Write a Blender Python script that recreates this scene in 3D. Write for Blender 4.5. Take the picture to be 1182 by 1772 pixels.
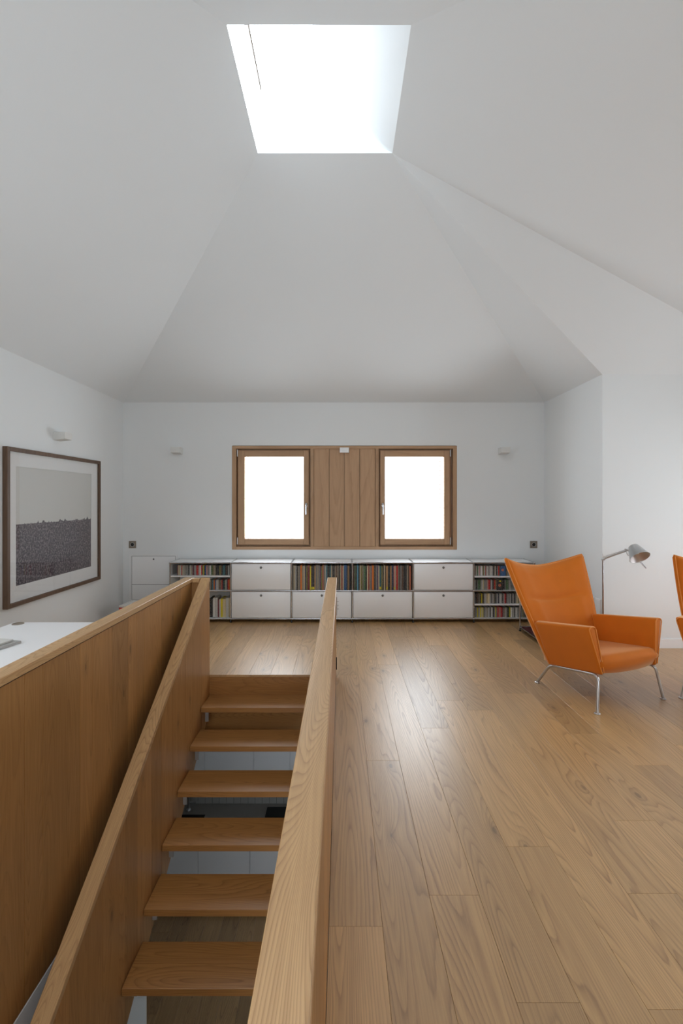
import bpy, bmesh, math, random
from mathutils import Vector, Matrix

random.seed(7)
S = bpy.context.scene
for o in list(bpy.data.objects):
    bpy.data.objects.remove(o)
COL = S.collection
R = math.radians

# ------------------------------------------------------------------ camera
EYE = 1.505                      # camera height above the upper floor
F = 840.0                        # focal length in pixels of the 1182 x 1772 frame
cam = bpy.data.cameras.new('camera')
cam.sensor_fit = 'HORIZONTAL'
cam.sensor_width = 24.0
cam.lens = F / 1182.0 * 24.0
cam.shift_y = -20.0 / 1182.0
cam.clip_start = 0.02
cam.clip_end = 200
camo = bpy.data.objects.new('camera', cam)
COL.objects.link(camo)
camo.location = (0, 0, EYE)
camo.rotation_euler = (R(90), 0, 0)
S.camera = camo

# ------------------------------------------------------------------ world: even overcast sky
SKY = 11.0
world = bpy.data.worlds.new('overcast')
S.world = world
world.use_nodes = True
bg = world.node_tree.nodes['Background']
bg.inputs[0].default_value = (0.85, 0.93, 1.0, 1)
bg.inputs[1].default_value = SKY

S.view_settings.view_transform = 'Standard'
S.view_settings.look = 'None'
S.view_settings.gamma = 1.0
S.view_settings.use_curve_mapping = False
S.view_settings.exposure = -0.25
S.cycles.max_bounces = 7
S.cycles.diffuse_bounces = 5
S.cycles.glossy_bounces = 3
S.cycles.transparent_max_bounces = 8
S.cycles.caustics_reflective = False
S.cycles.caustics_refractive = False
S.cycles.sample_clamp_indirect = 6.0
S.cycles.use_adaptive_sampling = True
S.cycles.adaptive_threshold = 0.06


def portal(name, loc, rot, sx, sy):
    """sampling portal in an opening of the building (gives no light of its own)"""
    l = bpy.data.lights.new(name, 'AREA')
    l.shape = 'RECTANGLE'
    l.size = sx
    l.size_y = sy
    l.cycles.is_portal = True
    o = bpy.data.objects.new(name, l)
    COL.objects.link(o)
    o.location = loc
    o.rotation_euler = rot
    return o


# room plan (metres; camera stands at x 0, y 0)
XL, XR = -2.866, 4.625           # left wall, far right wall
YB, YN = 6.37, -0.90             # back wall, wall behind the camera
XJ, YJ = 2.66, 4.95              # inner corner of the wall on the right
EAVE = 2.79
SKZ = 4.105                      # skylight opening height
SX0, SX1, SY0, SY1 = -0.627, 0.381, 2.654, 3.634
TOPZ = 4.505                     # glazing of the skylight
TX0, TX1, TY0, TY1 = -0.66, -0.14, 2.60, 3.81
LOWZ = -3.365                    # lower floor
ST_Y = 4.19                      # landing edge
RISE, GO = 0.169, 0.283
ST_X0, ST_X1 = -1.137, -0.112

# ------------------------------------------------------------------ materials
MATS = {}


def new_mat(name):
    m = bpy.data.materials.new(name)
    m.use_nodes = True
    nt = m.node_tree
    b = nt.nodes['Principled BSDF']
    return m, nt, b


def N(nt, t, **kw):
    n = nt.nodes.new(t)
    for k, v in kw.items():
        setattr(n, k, v)
    return n


def srgb(r, g, b):
    def f(c):
        c /= 255.0
        return c / 12.92 if c <= 0.04045 else ((c + 0.055) / 1.055) ** 2.4
    return (f(r), f(g), f(b), 1)


def mixc(nt, fac, a, b, mode='MIX'):
    n = N(nt, 'ShaderNodeMix', data_type='RGBA', blend_type=mode)
    if hasattr(fac, 'links') or hasattr(fac, 'is_linked'):
        nt.links.new(fac, n.inputs[0])
    else:
        n.inputs[0].default_value = fac
    for s, v in ((6, a), (7, b)):
        if isinstance(v, tuple):
            n.inputs[s].default_value = v
        else:
            nt.links.new(v, n.inputs[s])
    return n.outputs[2]


def math_n(nt, op, a, b=None, c=None, clamp=False):
    n = N(nt, 'ShaderNodeMath', operation=op, use_clamp=clamp)
    for i, v in enumerate((a, b, c)):
        if v is None:
            continue
        if isinstance(v, (int, float)):
            n.inputs[i].default_value = v
        else:
            nt.links.new(v, n.inputs[i])
    return n.outputs[0]


def ramp(nt, fac, stops):
    n = N(nt, 'ShaderNodeValToRGB')
    e = n.color_ramp.elements
    while len(e) < len(stops):
        e.new(0.5)
    for i, (p, c) in enumerate(stops):
        e[i].position = p
        e[i].color = c if len(c) == 4 else (*c, 1)
    nt.links.new(fac, n.inputs[0])
    return n.outputs[0]


def plain(name, col, rough=0.5, metal=0.0, noise=0.05, scale=8.0, bump=0.0, spec=0.5, sheen=0.0, coat=0.0):
    """single-coloured material with slight procedural variation"""
    if name in MATS:
        return MATS[name]
    m, nt, b = new_mat(name)
    tc = N(nt, 'ShaderNodeTexCoord')
    no = N(nt, 'ShaderNodeTexNoise')
    no.inputs['Scale'].default_value = scale
    no.inputs['Detail'].default_value = 4
    nt.links.new(tc.outputs['Object'], no.inputs['Vector'])
    d = tuple(max(0, c * (1 - noise)) for c in col[:3]) + (1,)
    u = tuple(min(1, c * (1 + noise)) for c in col[:3]) + (1,)
    nt.links.new(mixc(nt, no.outputs[0], d, u), b.inputs['Base Color'])
    b.inputs['Roughness'].default_value = rough
    b.inputs['Metallic'].default_value = metal
    b.inputs['Specular IOR Level'].default_value = spec
    if sheen:
        b.inputs['Sheen Weight'].default_value = sheen
        b.inputs['Sheen Roughness'].default_value = 0.4
        b.inputs['Sheen Tint'].default_value = (1.0, 0.72, 0.42, 1)
    if coat:
        b.inputs['Coat Weight'].default_value = coat
        b.inputs['Coat Roughness'].default_value = 0.1
    if bump:
        bp = N(nt, 'ShaderNodeBump')
        bp.inputs['Strength'].default_value = bump
        bp.inputs['Distance'].default_value = 0.002
        n2 = N(nt, 'ShaderNodeTexNoise')
        n2.inputs['Scale'].default_value = scale * 30
        nt.links.new(tc.outputs['Object'], n2.inputs['Vector'])
        nt.links.new(n2.outputs[0], bp.inputs['Height'])
        nt.links.new(bp.outputs[0], b.inputs['Normal'])
    MATS[name] = m
    return m


def oak(name, light, dark, axis, rough=0.4, rings=0.55, tone=0.16, knots=True, ringk=16.0, spec=0.4, across=4.2, along=0.42):
    """oak: growth rings as contours of stretched noise, pores, knots; every board differs by its object's random number"""
    m, nt, b = new_mat(name)
    tc = N(nt, 'ShaderNodeTexCoord')
    oi = N(nt, 'ShaderNodeObjectInfo')
    cx = N(nt, 'ShaderNodeCombineXYZ')
    for i, k in enumerate((37.3, 91.7, 13.1)):
        nt.links.new(math_n(nt, 'MULTIPLY', oi.outputs['Random'], k), cx.inputs[i])
    add = N(nt, 'ShaderNodeVectorMath', operation='ADD')
    nt.links.new(tc.outputs['Object'], add.inputs[0])
    nt.links.new(cx.outputs[0], add.inputs[1])

    def stretched(sa, sl):
        mp = N(nt, 'ShaderNodeMapping')
        s = [sa, sa, sa]
        s['XYZ'.index(axis)] = sl
        mp.inputs['Scale'].default_value = s
        nt.links.new(add.outputs[0], mp.inputs['Vector'])
        return mp.outputs[0]
    n1 = N(nt, 'ShaderNodeTexNoise')
    n1.inputs['Scale'].default_value = 1.0
    n1.inputs['Detail'].default_value = 1.5
    n1.inputs['Roughness'].default_value = 0.35
    n1.inputs['Distortion'].default_value = 0.15
    nt.links.new(stretched(across, along), n1.inputs['Vector'])
    nw = N(nt, 'ShaderNodeTexNoise')
    nw.inputs['Scale'].default_value = 1.0
    nw.inputs['Detail'].default_value = 3
    nt.links.new(stretched(38, 9), nw.inputs['Vector'])
    ph = math_n(nt, 'MULTIPLY', n1.outputs[0], ringk)
    kd = None
    if knots:
        sx_ = N(nt, 'ShaderNodeSeparateXYZ')
        nt.links.new(add.outputs[0], sx_.inputs[0])
        cb = N(nt, 'ShaderNodeCombineXYZ')
        ac = {'Y': 0, 'Z': 1, 'X': 1}[axis]
        nt.links.new(math_n(nt, 'MULTIPLY', sx_.outputs[ac], 2.9), cb.inputs[0])
        nt.links.new(math_n(nt, 'MULTIPLY', sx_.outputs['XYZ'.index(axis)], 1.15), cb.inputs[1])
        vo = N(nt, 'ShaderNodeTexVoronoi', voronoi_dimensions='2D')
        vo.inputs['Scale'].default_value = 1.0
        nt.links.new(cb.outputs[0], vo.inputs['Vector'])
        sc_ = N(nt, 'ShaderNodeSeparateColor')
        nt.links.new(vo.outputs['Color'], sc_.inputs[0])
        pres = math_n(nt, 'LESS_THAN', sc_.outputs[0], 0.62)
        kd = math_n(nt, 'ADD', vo.outputs['Distance'], math_n(nt, 'MULTIPLY_ADD', sc_.outputs[1], 0.02, math_n(nt, 'MULTIPLY', math_n(nt, 'SUBTRACT', 1.0, pres), 2.0)))
        bend = math_n(nt, 'POWER', 2.718, math_n(nt, 'MULTIPLY', kd, -9.0))
        ph = math_n(nt, 'MULTIPLY_ADD', bend, 5.0, ph)
    ph = math_n(nt, 'MULTIPLY_ADD', nw.outputs[0], 0.4, ph)
    fr = math_n(nt, 'FRACT', ph)
    ring = ramp(nt, fr, [(0.0, (1, 1, 1)), (0.18, (0.45, 0.45, 0.45)), (0.6, (0, 0, 0)), (0.93, (0.12, 0.12, 0.12)), (1.0, (1, 1, 1))])
    n2 = N(nt, 'ShaderNodeTexNoise')
    n2.inputs['Scale'].default_value = 1.0
    n2.inputs['Detail'].default_value = 3
    nt.links.new(stretched(160, 5), n2.inputs['Vector'])
    n3 = N(nt, 'ShaderNodeTexNoise')
    n3.inputs['Scale'].default_value = 1.0
    n3.inputs['Detail'].default_value = 2
    nt.links.new(stretched(30, 1.0), n3.inputs['Vector'])
    pore = ramp(nt, n2.outputs[0], [(0.42, (1, 1, 1)), (0.62, (0, 0, 0))])
    nm_ = N(nt, 'ShaderNodeTexNoise')
    nm_.inputs['Scale'].default_value = 1.0
    nt.links.new(stretched(5, 0.7), nm_.inputs['Vector'])
    f = math_n(nt, 'MULTIPLY', ring, math_n(nt, 'MULTIPLY', math_n(nt, 'MULTIPLY', nm_.outputs[0], 2.0), rings))
    f = math_n(nt, 'MULTIPLY_ADD', pore, 0.16, f)
    f = math_n(nt, 'MULTIPLY_ADD', n3.outputs[0], 0.35, f)
    f = math_n(nt, 'SUBTRACT', f, 0.12, clamp=True)
    col = mixc(nt, f, light, dark)
    # board to board tone
    t = math_n(nt, 'SUBTRACT', oi.outputs['Random'], 0.5)
    t = math_n(nt, 'MULTIPLY_ADD', t, 2 * tone, 1.0)
    hsv = N(nt, 'ShaderNodeHueSaturation')
    nt.links.new(t, hsv.inputs['Value'])
    nt.links.new(col, hsv.inputs['Color'])
    col = hsv.outputs[0]
    if knots:
        k = ramp(nt, kd, [(0.0, (1, 1, 1)), (0.028, (0.85, 0.85, 0.85)), (0.040, (0.35, 0.35, 0.35)), (0.12, (0, 0, 0))])
        col = mixc(nt, math_n(nt, 'MULTIPLY', k, 0.62), col, tuple(c * 0.22 for c in dark[:3]) + (1,))
    nt.links.new(col, b.inputs['Base Color'])
    rr = math_n(nt, 'MULTIPLY_ADD', f, 0.12, rough)
    nt.links.new(rr, b.inputs['Roughness'])
    b.inputs['Specular IOR Level'].default_value = spec
    if name == 'oak_floor':                       # lacquered
        b.inputs['Coat Weight'].default_value = 0.55
        b.inputs['Coat Roughness'].default_value = 0.34
    MATS[name] = m
    return m


def glass_mat(name, rough=0.0, refl=1.0, tint=(1, 1, 1, 1)):
    m, nt, b = new_mat(name)
    nt.nodes.remove(b)
    out = nt.nodes['Material Output']
    tr = N(nt, 'ShaderNodeBsdfTransparent')
    tr.inputs[0].default_value = tint
    gl = N(nt, 'ShaderNodeBsdfGlossy')
    gl.inputs['Roughness'].default_value = rough
    lw = N(nt, 'ShaderNodeLayerWeight')
    lw.inputs['Blend'].default_value = 0.5
    sch = math_n(nt, 'MULTIPLY_ADD', math_n(nt, 'POWER', lw.outputs['Facing'], 5.0), 0.92, 0.035)
    mx = N(nt, 'ShaderNodeMixShader')
    nt.links.new(math_n(nt, 'MULTIPLY', sch, refl), mx.inputs[0])
    nt.links.new(tr.outputs[0], mx.inputs[1])
    nt.links.new(gl.outputs[0], mx.inputs[2])
    nt.links.new(mx.outputs[0], out.inputs[0])
    MATS[name] = m
    return m


M_WALL = plain('wall_paint', (0.775, 0.79, 0.79), 0.85, noise=0.012, scale=1.5, bump=0.06, spec=0.2)
M_CEIL = plain('ceiling_paint', (0.77, 0.795, 0.805), 0.9, noise=0.01, scale=1.2, bump=0.05, spec=0.2)
M_FLOOR = oak('oak_floor', srgb(198, 158, 106), srgb(128, 90, 52), 'Y', rough=0.36, rings=0.4, tone=0.17, ringk=56.0, spec=0.8, along=0.26)
M_PANEL = oak('oak_panel', srgb(180, 132, 78), srgb(122, 80, 40), 'Z', rough=0.42, rings=0.26, tone=0.15, knots=True, ringk=44.0, across=5)
M_RAIL = oak('oak_rail', srgb(206, 166, 118), srgb(142, 102, 64), 'Y', rough=0.34, rings=0.4, tone=0.04, knots=False, ringk=72.0, across=7, along=0.75)
M_TREAD = oak('oak_tread', srgb(172, 122, 68), srgb(110, 70, 34), 'X', rough=0.36, rings=0.35, tone=0.08, knots=False, ringk=60.0)
M_WIN = oak('oak_window', srgb(186, 150, 116), srgb(142, 108, 78), 'Z', rough=0.5, rings=0.25, tone=0.06, knots=False, ringk=9.0)
M_WINH = oak('oak_window_cross', srgb(186, 150, 116), srgb(142, 108, 78), 'X', rough=0.5, rings=0.25, tone=0.06, knots=False, ringk=9.0)
M_FRAME = oak('walnut_frame', srgb(104, 80, 62), srgb(66, 48, 36), 'Z', rough=0.5, rings=0.3, tone=0.03, knots=False)
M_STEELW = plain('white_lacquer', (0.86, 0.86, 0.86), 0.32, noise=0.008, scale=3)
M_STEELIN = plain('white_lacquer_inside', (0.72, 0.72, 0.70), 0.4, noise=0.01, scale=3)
M_CHROME = plain('chrome', (0.52, 0.52, 0.53), 0.16, metal=1.0, noise=0.02, scale=20)
M_SATIN = plain('satin_steel', (0.58, 0.58, 0.58), 0.28, metal=1.0, noise=0.03, scale=30)
M_KNOB = plain('dark_steel', (0.22, 0.21, 0.20), 0.3, metal=1.0, noise=0.03, scale=30)
M_ALU = plain('brushed_aluminium', (0.66, 0.66, 0.66), 0.36, metal=0.9, noise=0.03, scale=40)
M_ALUIN = plain('shade_inside', (0.8, 0.79, 0.77), 0.5, noise=0.02)
M_BLACK = plain('black_plastic', (0.012, 0.012, 0.012), 0.5, noise=0.1)
M_DARK = plain('dark_gap', (0.03, 0.03, 0.032), 0.7, noise=0.1)
M_VELVET = plain('orange_velvet', srgb(204, 108, 16), 0.75, noise=0.09, scale=7, bump=0.12, spec=0.25, sheen=0.7)
M_PIPING = plain('orange_piping', srgb(226, 138, 48), 0.65, noise=0.05, sheen=0.6)
M_GLASS = glass_mat('window_glass', 0.0, 0.8)
M_PGLASS = glass_mat('picture_glass', 0.01, 0.9)
M_MAT = plain('passepartout', (0.80, 0.80, 0.79), 0.9, noise=0.01)
M_SCONCE = plain('white_plaster', (0.72, 0.715, 0.69), 0.7, noise=0.02)
M_SOCKET = plain('bronze_plate', srgb(138, 126, 112), 0.4, metal=0.3, noise=0.04)
M_DESK = plain('desk_laminate', (0.86, 0.85, 0.85), 0.4, noise=0.01)
M_BASEB = plain('baseboard_white', (0.80, 0.80, 0.80), 0.5, noise=0.01)
M_KWHITE = plain('kitchen_front', (0.72, 0.72, 0.74), 0.45, noise=0.01)
M_TILE = plain('backsplash_tile', (0.34, 0.33, 0.31), 0.25, noise=0.12, scale=5)
M_COUNTER = plain('counter_grey', (0.42, 0.40, 0.37), 0.35, noise=0.04)
M_BULB = plain('bulb_glass', (0.85, 0.84, 0.82), 0.2, noise=0.01)


# ------------------------------------------------------------------ mesh builder
class MB:
    def __init__(self):
        self.v, self.f, self.s = [], [], []

    def add(self, vs, fs, smooth=False):
        o = len(self.v)
        self.v += [tuple(p) for p in vs]
        self.f += [tuple(i + o for i in f) for f in fs]
        self.s += [smooth] * len(fs)
        return self

    def box(self, x0, x1, y0, y1, z0, z1, bev=0.0, seg=1):
        if bev:
            bm = bmesh.new()
            bmesh.ops.create_cube(bm, size=1)
            for v in bm.verts:
                v.co = Vector(((x0 + x1) / 2 + v.co.x * (x1 - x0), (y0 + y1) / 2 + v.co.y * (y1 - y0), (z0 + z1) / 2 + v.co.z * (z1 - z0)))
            bmesh.ops.bevel(bm, geom=bm.edges[:], offset=bev, segments=seg, profile=0.5, affect='EDGES')
            bm.verts.index_update()
            self.add([v.co[:] for v in bm.verts], [[v.index for v in f.verts] for f in bm.faces], seg > 1)
            bm.free()
            return self
        vs = [(x, y, z) for z in (z0, z1) for y in (y0, y1) for x in (x0, x1)]
        return self.add(vs, [(0, 2, 3, 1), (4, 5, 7, 6), (0, 1, 5, 4), (2, 6, 7, 3), (0, 4, 6, 2), (1, 3, 7, 5)])

    def hexa(self, p):
        """8 corners: bottom ring 0-3, top ring 4-7"""
        return self.add(p, [(3, 2, 1, 0), (4, 5, 6, 7), (0, 1, 5, 4), (1, 2, 6, 5), (2, 3, 7, 6), (3, 0, 4, 7)])

    def prism(self, poly, axis, a, b):
        """polygon extruded along an axis from a to b; poly in the other two coordinates in cyclic order"""
        def P(q, t):
            if axis == 'X':
                return (t, q[0], q[1])
            if axis == 'Y':
                return (q[0], t, q[1])
            return (q[0], q[1], t)
        n = len(poly)
        vs = [P(q, a) for q in poly] + [P(q, b) for q in poly]
        fs = [tuple(range(n))[::-1], tuple(range(n, 2 * n))] + [(i, (i + 1) % n, n + (i + 1) % n, n + i) for i in range(n)]
        return self.add(vs, fs)

    def tube(self, pts, r, n=10, cap=True):
        pts = [Vector(p) for p in pts]
        rings = []
        prev = None
        for i, p in enumerate(pts):
            d = (pts[min(i + 1, len(pts) - 1)] - pts[max(i - 1, 0)]).normalized()
            if prev is None:
                u = d.orthogonal().normalized()
            else:
                u = (prev - d * prev.dot(d)).normalized()
            prev = u
            w = d.cross(u)
            rr = r[i] if isinstance(r, (list, tuple)) else r
            rings.append([p + (u * math.cos(2 * math.pi * k / n) + w * math.sin(2 * math.pi * k / n)) * rr for k in range(n)])
        vs = [q for ring in rings for q in ring]
        fs = []
        for i in range(len(pts) - 1):
            for k in range(n):
                k2 = (k + 1) % n
                fs.append((i * n + k, i * n + k2, (i + 1) * n + k2, (i + 1) * n + k))
        self.add(vs, fs, True)
        if cap:
            self.add(rings[0], [tuple(range(n))[::-1]])
            self.add(rings[-1], [tuple(range(n))])
        return self

    def lathe(self, prof, c=(0, 0, 0), ax=(0, 0, 1), n=20):
        """profile of (radius, height) turned round an axis through c"""
        ax = Vector(ax).normalized()
        u = ax.orthogonal().normalized()
        w = ax.cross(u)
        c = Vector(c)
        vs = []
        for r, h in prof:
            for k in range(n):
                a = 2 * math.pi * k / n
                vs.append(c + ax * h + (u * math.cos(a) + w * math.sin(a)) * r)
        fs = []
        for i in range(len(prof) - 1):
            for k in range(n):
                k2 = (k + 1) % n
                fs.append((i * n + k, i * n + k2, (i + 1) * n + k2, (i + 1) * n + k))
        return self.add(vs, fs, True)

    def mesh(self, name):
        me = bpy.data.meshes.new(name)
        me.from_pydata(self.v, [], self.f)
        me.validate()
        me.update()
        if len(me.polygons) == len(self.s):
            me.polygons.foreach_set('use_smooth', self.s)
        return me

    def build(self, name, mat, parent=None, loc=(0, 0, 0)):
        me = self.mesh(name)
        me.materials.append(mat)
        o = bpy.data.objects.new(name, me)
        COL.objects.link(o)
        o.location = loc
        if parent is not None:
            o.parent = parent
        return o


def bent(pts, rad=0.03, steps=5):
    """round the corners of a polyline"""
    pts = [Vector(p) for p in pts]
    out = [pts[0]]
    for i in range(1, len(pts) - 1):
        a, b, c = pts[i - 1], pts[i], pts[i + 1]
        d1, d2 = (a - b), (c - b)
        r = min(rad, d1.length * 0.45, d2.length * 0.45)
        p, q = b + d1.normalized() * r, b + d2.normalized() * r
        for k in range(steps + 1):
            t = k / steps
            out.append(p * (1 - t) ** 2 + b * 2 * t * (1 - t) + q * t * t)
    out.append(pts[-1])
    return out


def tag(o, label, cat=None, group=None, kind=None):
    o['label'] = label
    if cat:
        o['category'] = cat
    if group:
        o['group'] = group
    if kind:
        o['kind'] = kind
    return o


def thing(name, label, cat, loc=(0, 0, 0), rz=0.0, group=None):
    o = bpy.data.objects.new(name, None)
    o.empty_display_size = 0.1
    COL.objects.link(o)
    o.location = loc
    o.rotation_euler = (0, 0, rz)
    return tag(o, label, cat, group)


def struct(o, label=None):
    o['kind'] = 'structure'
    if label:
        o['label'] = label
    return o


def copy_tree(o, parent=None):
    c = o.copy()
    COL.objects.link(c)
    c.parent = parent
    for ch in list(o.children):
        copy_tree(ch, c)
    return c


# ------------------------------------------------------------------ room shell
T = 0.30
WZ0, WZ1 = -0.55, EAVE + 0.25
# window opening in the back wall
WX0, WX1, WB, WT = -1.433, 1.509, 0.868, 2.225
GX = [(-1.385, -0.41), (0.475, 1.465)]          # clear width behind each sash
w = MB()
w.box(XL - T, WX0, YB, YB + T, WZ0, WZ1)
w.box(WX1, XJ + T, YB, YB + T, WZ0, WZ1)
w.box(WX0, WX1, YB, YB + T, WZ0, WB)
w.box(WX0, WX1, YB, YB + T, WT, WZ1)
w.box(GX[0][1] + 0.02, GX[1][0] - 0.02, YB + 0.05, YB + T, WB, WT)
struct(w.build('wall_back', M_WALL), 'white back wall behind the low shelving')
LF_Y0, LF_Y1, LF_Z0, LF_Z1 = 1.1, 2.3, 0.92, 2.0
struct(MB().box(XL - T, XL, YN - T, LF_Y0, WZ0, WZ1).box(XL - T, XL, LF_Y1, YB, WZ0, WZ1).box(XL - T, XL, LF_Y0, LF_Y1, WZ0, LF_Z0)
       .box(XL - T, XL, LF_Y0, LF_Y1, LF_Z1, WZ1).build('wall_left', M_WALL), 'white left wall with the framed landscape')
# unseen window added in the left wall to brighten desk and ceiling
lfw = MB().box(XL - 0.13, XL - 0.06, LF_Y0, LF_Y0 + 0.07, LF_Z0, LF_Z1).box(XL - 0.13, XL - 0.06, LF_Y1 - 0.07, LF_Y1, LF_Z0, LF_Z1)
lfw.box(XL - 0.13, XL - 0.06, LF_Y0 + 0.07, LF_Y1 - 0.07, LF_Z0, LF_Z0 + 0.07).box(XL - 0.13, XL - 0.06, LF_Y0 + 0.07, LF_Y1 - 0.07, LF_Z1 - 0.07, LF_Z1)
lfo = struct(lfw.build('added_desk_window', M_WIN), 'unseen oak framed window added by the desk for light')
MB().box(XL - 0.10, XL - 0.094, LF_Y0 + 0.07, LF_Y1 - 0.07, LF_Z0 + 0.07, LF_Z1 - 0.07).build('pane', M_GLASS, lfo)
portal('added_desk_window_portal', (XL - 0.16, (LF_Y0 + LF_Y1) / 2, (LF_Z0 + LF_Z1) / 2), (0, R(-90), 0), LF_Z1 - LF_Z0, LF_Y1 - LF_Y0)
struct(MB().box(XJ, XJ + T, YJ + T, YB, WZ0, WZ1).box(XJ, XJ + T - 0.001, YJ + 0.001, YJ + T, WZ0, WZ1).build('wall_alcove', M_WALL), 'short white side wall of the alcove')
struct(MB().box(XJ + T, XR + T, YJ, YJ + T, WZ0, WZ1).box(XJ + 0.0005, XJ + T, YJ, YJ + 0.001, WZ0, WZ1).build('wall_right_front', M_WALL), 'bright white wall behind the orange chairs')
# right wall with an assumed wide window, out of view, for the side light
RW_Y0, RW_Y1, RW_Z0, RW_Z1 = 2.6, 4.15, 0.3, 2.0
struct(MB().box(XR, XR + T, YN, RW_Y0, WZ0, WZ1).box(XR, XR + T, RW_Y1, YJ, WZ0, WZ1)
       .box(XR, XR + T, RW_Y0, RW_Y1, WZ0, RW_Z0).box(XR, XR + T, RW_Y0, RW_Y1, RW_Z1, WZ1).build('wall_right', M_WALL), 'white right wall with an assumed wide window')
NW_X0, NW_X1, NW_Z0, NW_Z1 = -1.7, 0.5, 0.87, 2.05  # unseen window added behind the viewer to brighten ceiling and fronts
struct(MB().box(XL - T, NW_X0, YN - T, YN, WZ0, WZ1).box(NW_X1, XR + T, YN - T, YN, WZ0, WZ1)
       .box(NW_X0, NW_X1, YN - T, YN, WZ0, NW_Z0).box(NW_X0, NW_X1, YN - T, YN, NW_Z1, WZ1).build('wall_near', M_WALL), 'white wall behind the viewer')
portal('added_near_window_portal', ((NW_X0 + NW_X1) / 2, YN - 0.16, (NW_Z0 + NW_Z1) / 2), (R(90), 0, 0), NW_X1 - NW_X0, NW_Z1 - NW_Z0)
nwf = MB()
for xa_, xb_ in ((NW_X0, NW_X0 + 0.07), ((NW_X0 + NW_X1) / 2 - 0.05, (NW_X0 + NW_X1) / 2 + 0.05), (NW_X1 - 0.07, NW_X1)):
    nwf.box(xa_, xb_, YN - 0.13, YN - 0.06, NW_Z0, NW_Z1)
nwf.box(NW_X0 + 0.07, NW_X1 - 0.07, YN - 0.13, YN - 0.06, NW_Z0, NW_Z0 + 0.07).box(NW_X0 + 0.07, NW_X1 - 0.07, YN - 0.13, YN - 0.06, NW_Z1 - 0.07, NW_Z1)
nwo = struct(nwf.build('added_near_window', M_WIN), 'unseen oak framed window added behind the viewer for light')
MB().box(NW_X0 + 0.07, NW_X1 - 0.07, YN - 0.10, YN - 0.094, NW_Z0 + 0.07, NW_Z1 - 0.07).build('pane', M_GLASS, nwo)

# folded ceiling
c = MB()
P1, P2, P3 = (XL, YB, EAVE), (XJ, YB, EAVE), (XJ, YJ, EAVE)
P4, P5, P6 = (XR, YJ, EAVE), (XR, YN, EAVE), (XL, YN, EAVE)
Sfl, Sfr, Snr, Snl = (SX0, SY1, SKZ), (SX1, SY1, SKZ), (SX1, SY0, SKZ), (SX0, SY0, SKZ)
for q in ((P1, P2, Sfr, Sfl), (P2, P3, Sfr), (P3, P4, Sfr), (P4, P5, Snr, Sfr), (P5, P6, Snl, Snr), (P6, P1, Sfl, Snl)):
    c.add(q, [tuple(range(len(q)))[::-1]])
ceil = struct(c.build('ceiling', M_CEIL), 'white folded ceiling rising to the skylight')
# skylight shaft: the glazing rises from the left edge of the opening to a ridge, the other three sides are plastered
sh = MB()
Rf, Rn = (-0.14, 3.81, 4.505), (-0.14, 2.56, 4.505)
Lf, Ln = (SX0 - 0.02, SY1, SKZ + 0.03), (SX0 - 0.02, SY0, SKZ + 0.03)
sh.add((Sfl, Sfr, Rf, Lf), [(3, 2, 1, 0)])
sh.add((Sfr, Snr, Rn, Rf), [(3, 2, 1, 0)])
sh.add((Snr, Snl, Ln, Rn), [(3, 2, 1, 0)])
sh.add((Snl, Sfl, Lf, Ln), [(3, 2, 1, 0)])
sh.build('skylight_shaft', M_CEIL, ceil)
gq = [Vector(q) for q in (Ln, Rn, Rf, Lf)]
gn = (gq[1] - gq[0]).cross(gq[3] - gq[0]).normalized()
if gn.z < 0:
    gn = -gn
fr = MB()
for i in range(4):
    p, q = gq[i], gq[(i + 1) % 4]
    cc = sum(gq, Vector()) / 4
    po, qo = p + (p - cc).normalized() * 0.09, q + (q - cc).normalized() * 0.09
    fr.hexa([p, q, qo, po, p + gn * 0.08, q + gn * 0.08, qo + gn * 0.08, po + gn * 0.08])
sk = struct(fr.build('window_3', M_STEELW), 'white framed skylight at the top of the ceiling')
MB().hexa([q + gn * 0.03 for q in gq] + [q + gn * 0.036 for q in gq]).build('pane', M_GLASS, sk)
br = gq[0].lerp(gq[1], 0.20), gq[3].lerp(gq[2], 0.20)
e0, e1 = br[0].lerp(br[1], 0.02), br[0].lerp(br[1], 0.52)
ux = (gq[1] - gq[0]).normalized()
MB().hexa([e0 - gn * 0.03, e0 - gn * 0.03 + ux * 0.008, e1 - gn * 0.03 + ux * 0.008, e1 - gn * 0.03, e0 + gn * 0.02, e0 + gn * 0.02 + ux * 0.008, e1 + gn * 0.02 + ux * 0.008, e1 + gn * 0.02]).build('blind_rail', M_SOCKET, sk)
pc = sum(gq, Vector()) / 4 + gn * 0.028
po = portal('skylight_portal', pc, (0, 0, 0), (gq[1] - gq[0]).length, 1.05)
po.rotation_euler = gn.to_track_quat('Z', 'Y').to_euler()
portal('assumed_side_window_portal', (XR + 0.16, (RW_Y0 + RW_Y1) / 2, (RW_Z0 + RW_Z1) / 2), (0, R(90), 0), RW_Z1 - RW_Z0, RW_Y1 - RW_Y0)
for gx in GX:
    portal('back_window_portal', ((gx[0] + gx[1]) / 2, YB + 0.2, (WB + WT) / 2), (R(-90), 0, 0), gx[1] - gx[0], WT - WB)

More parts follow.
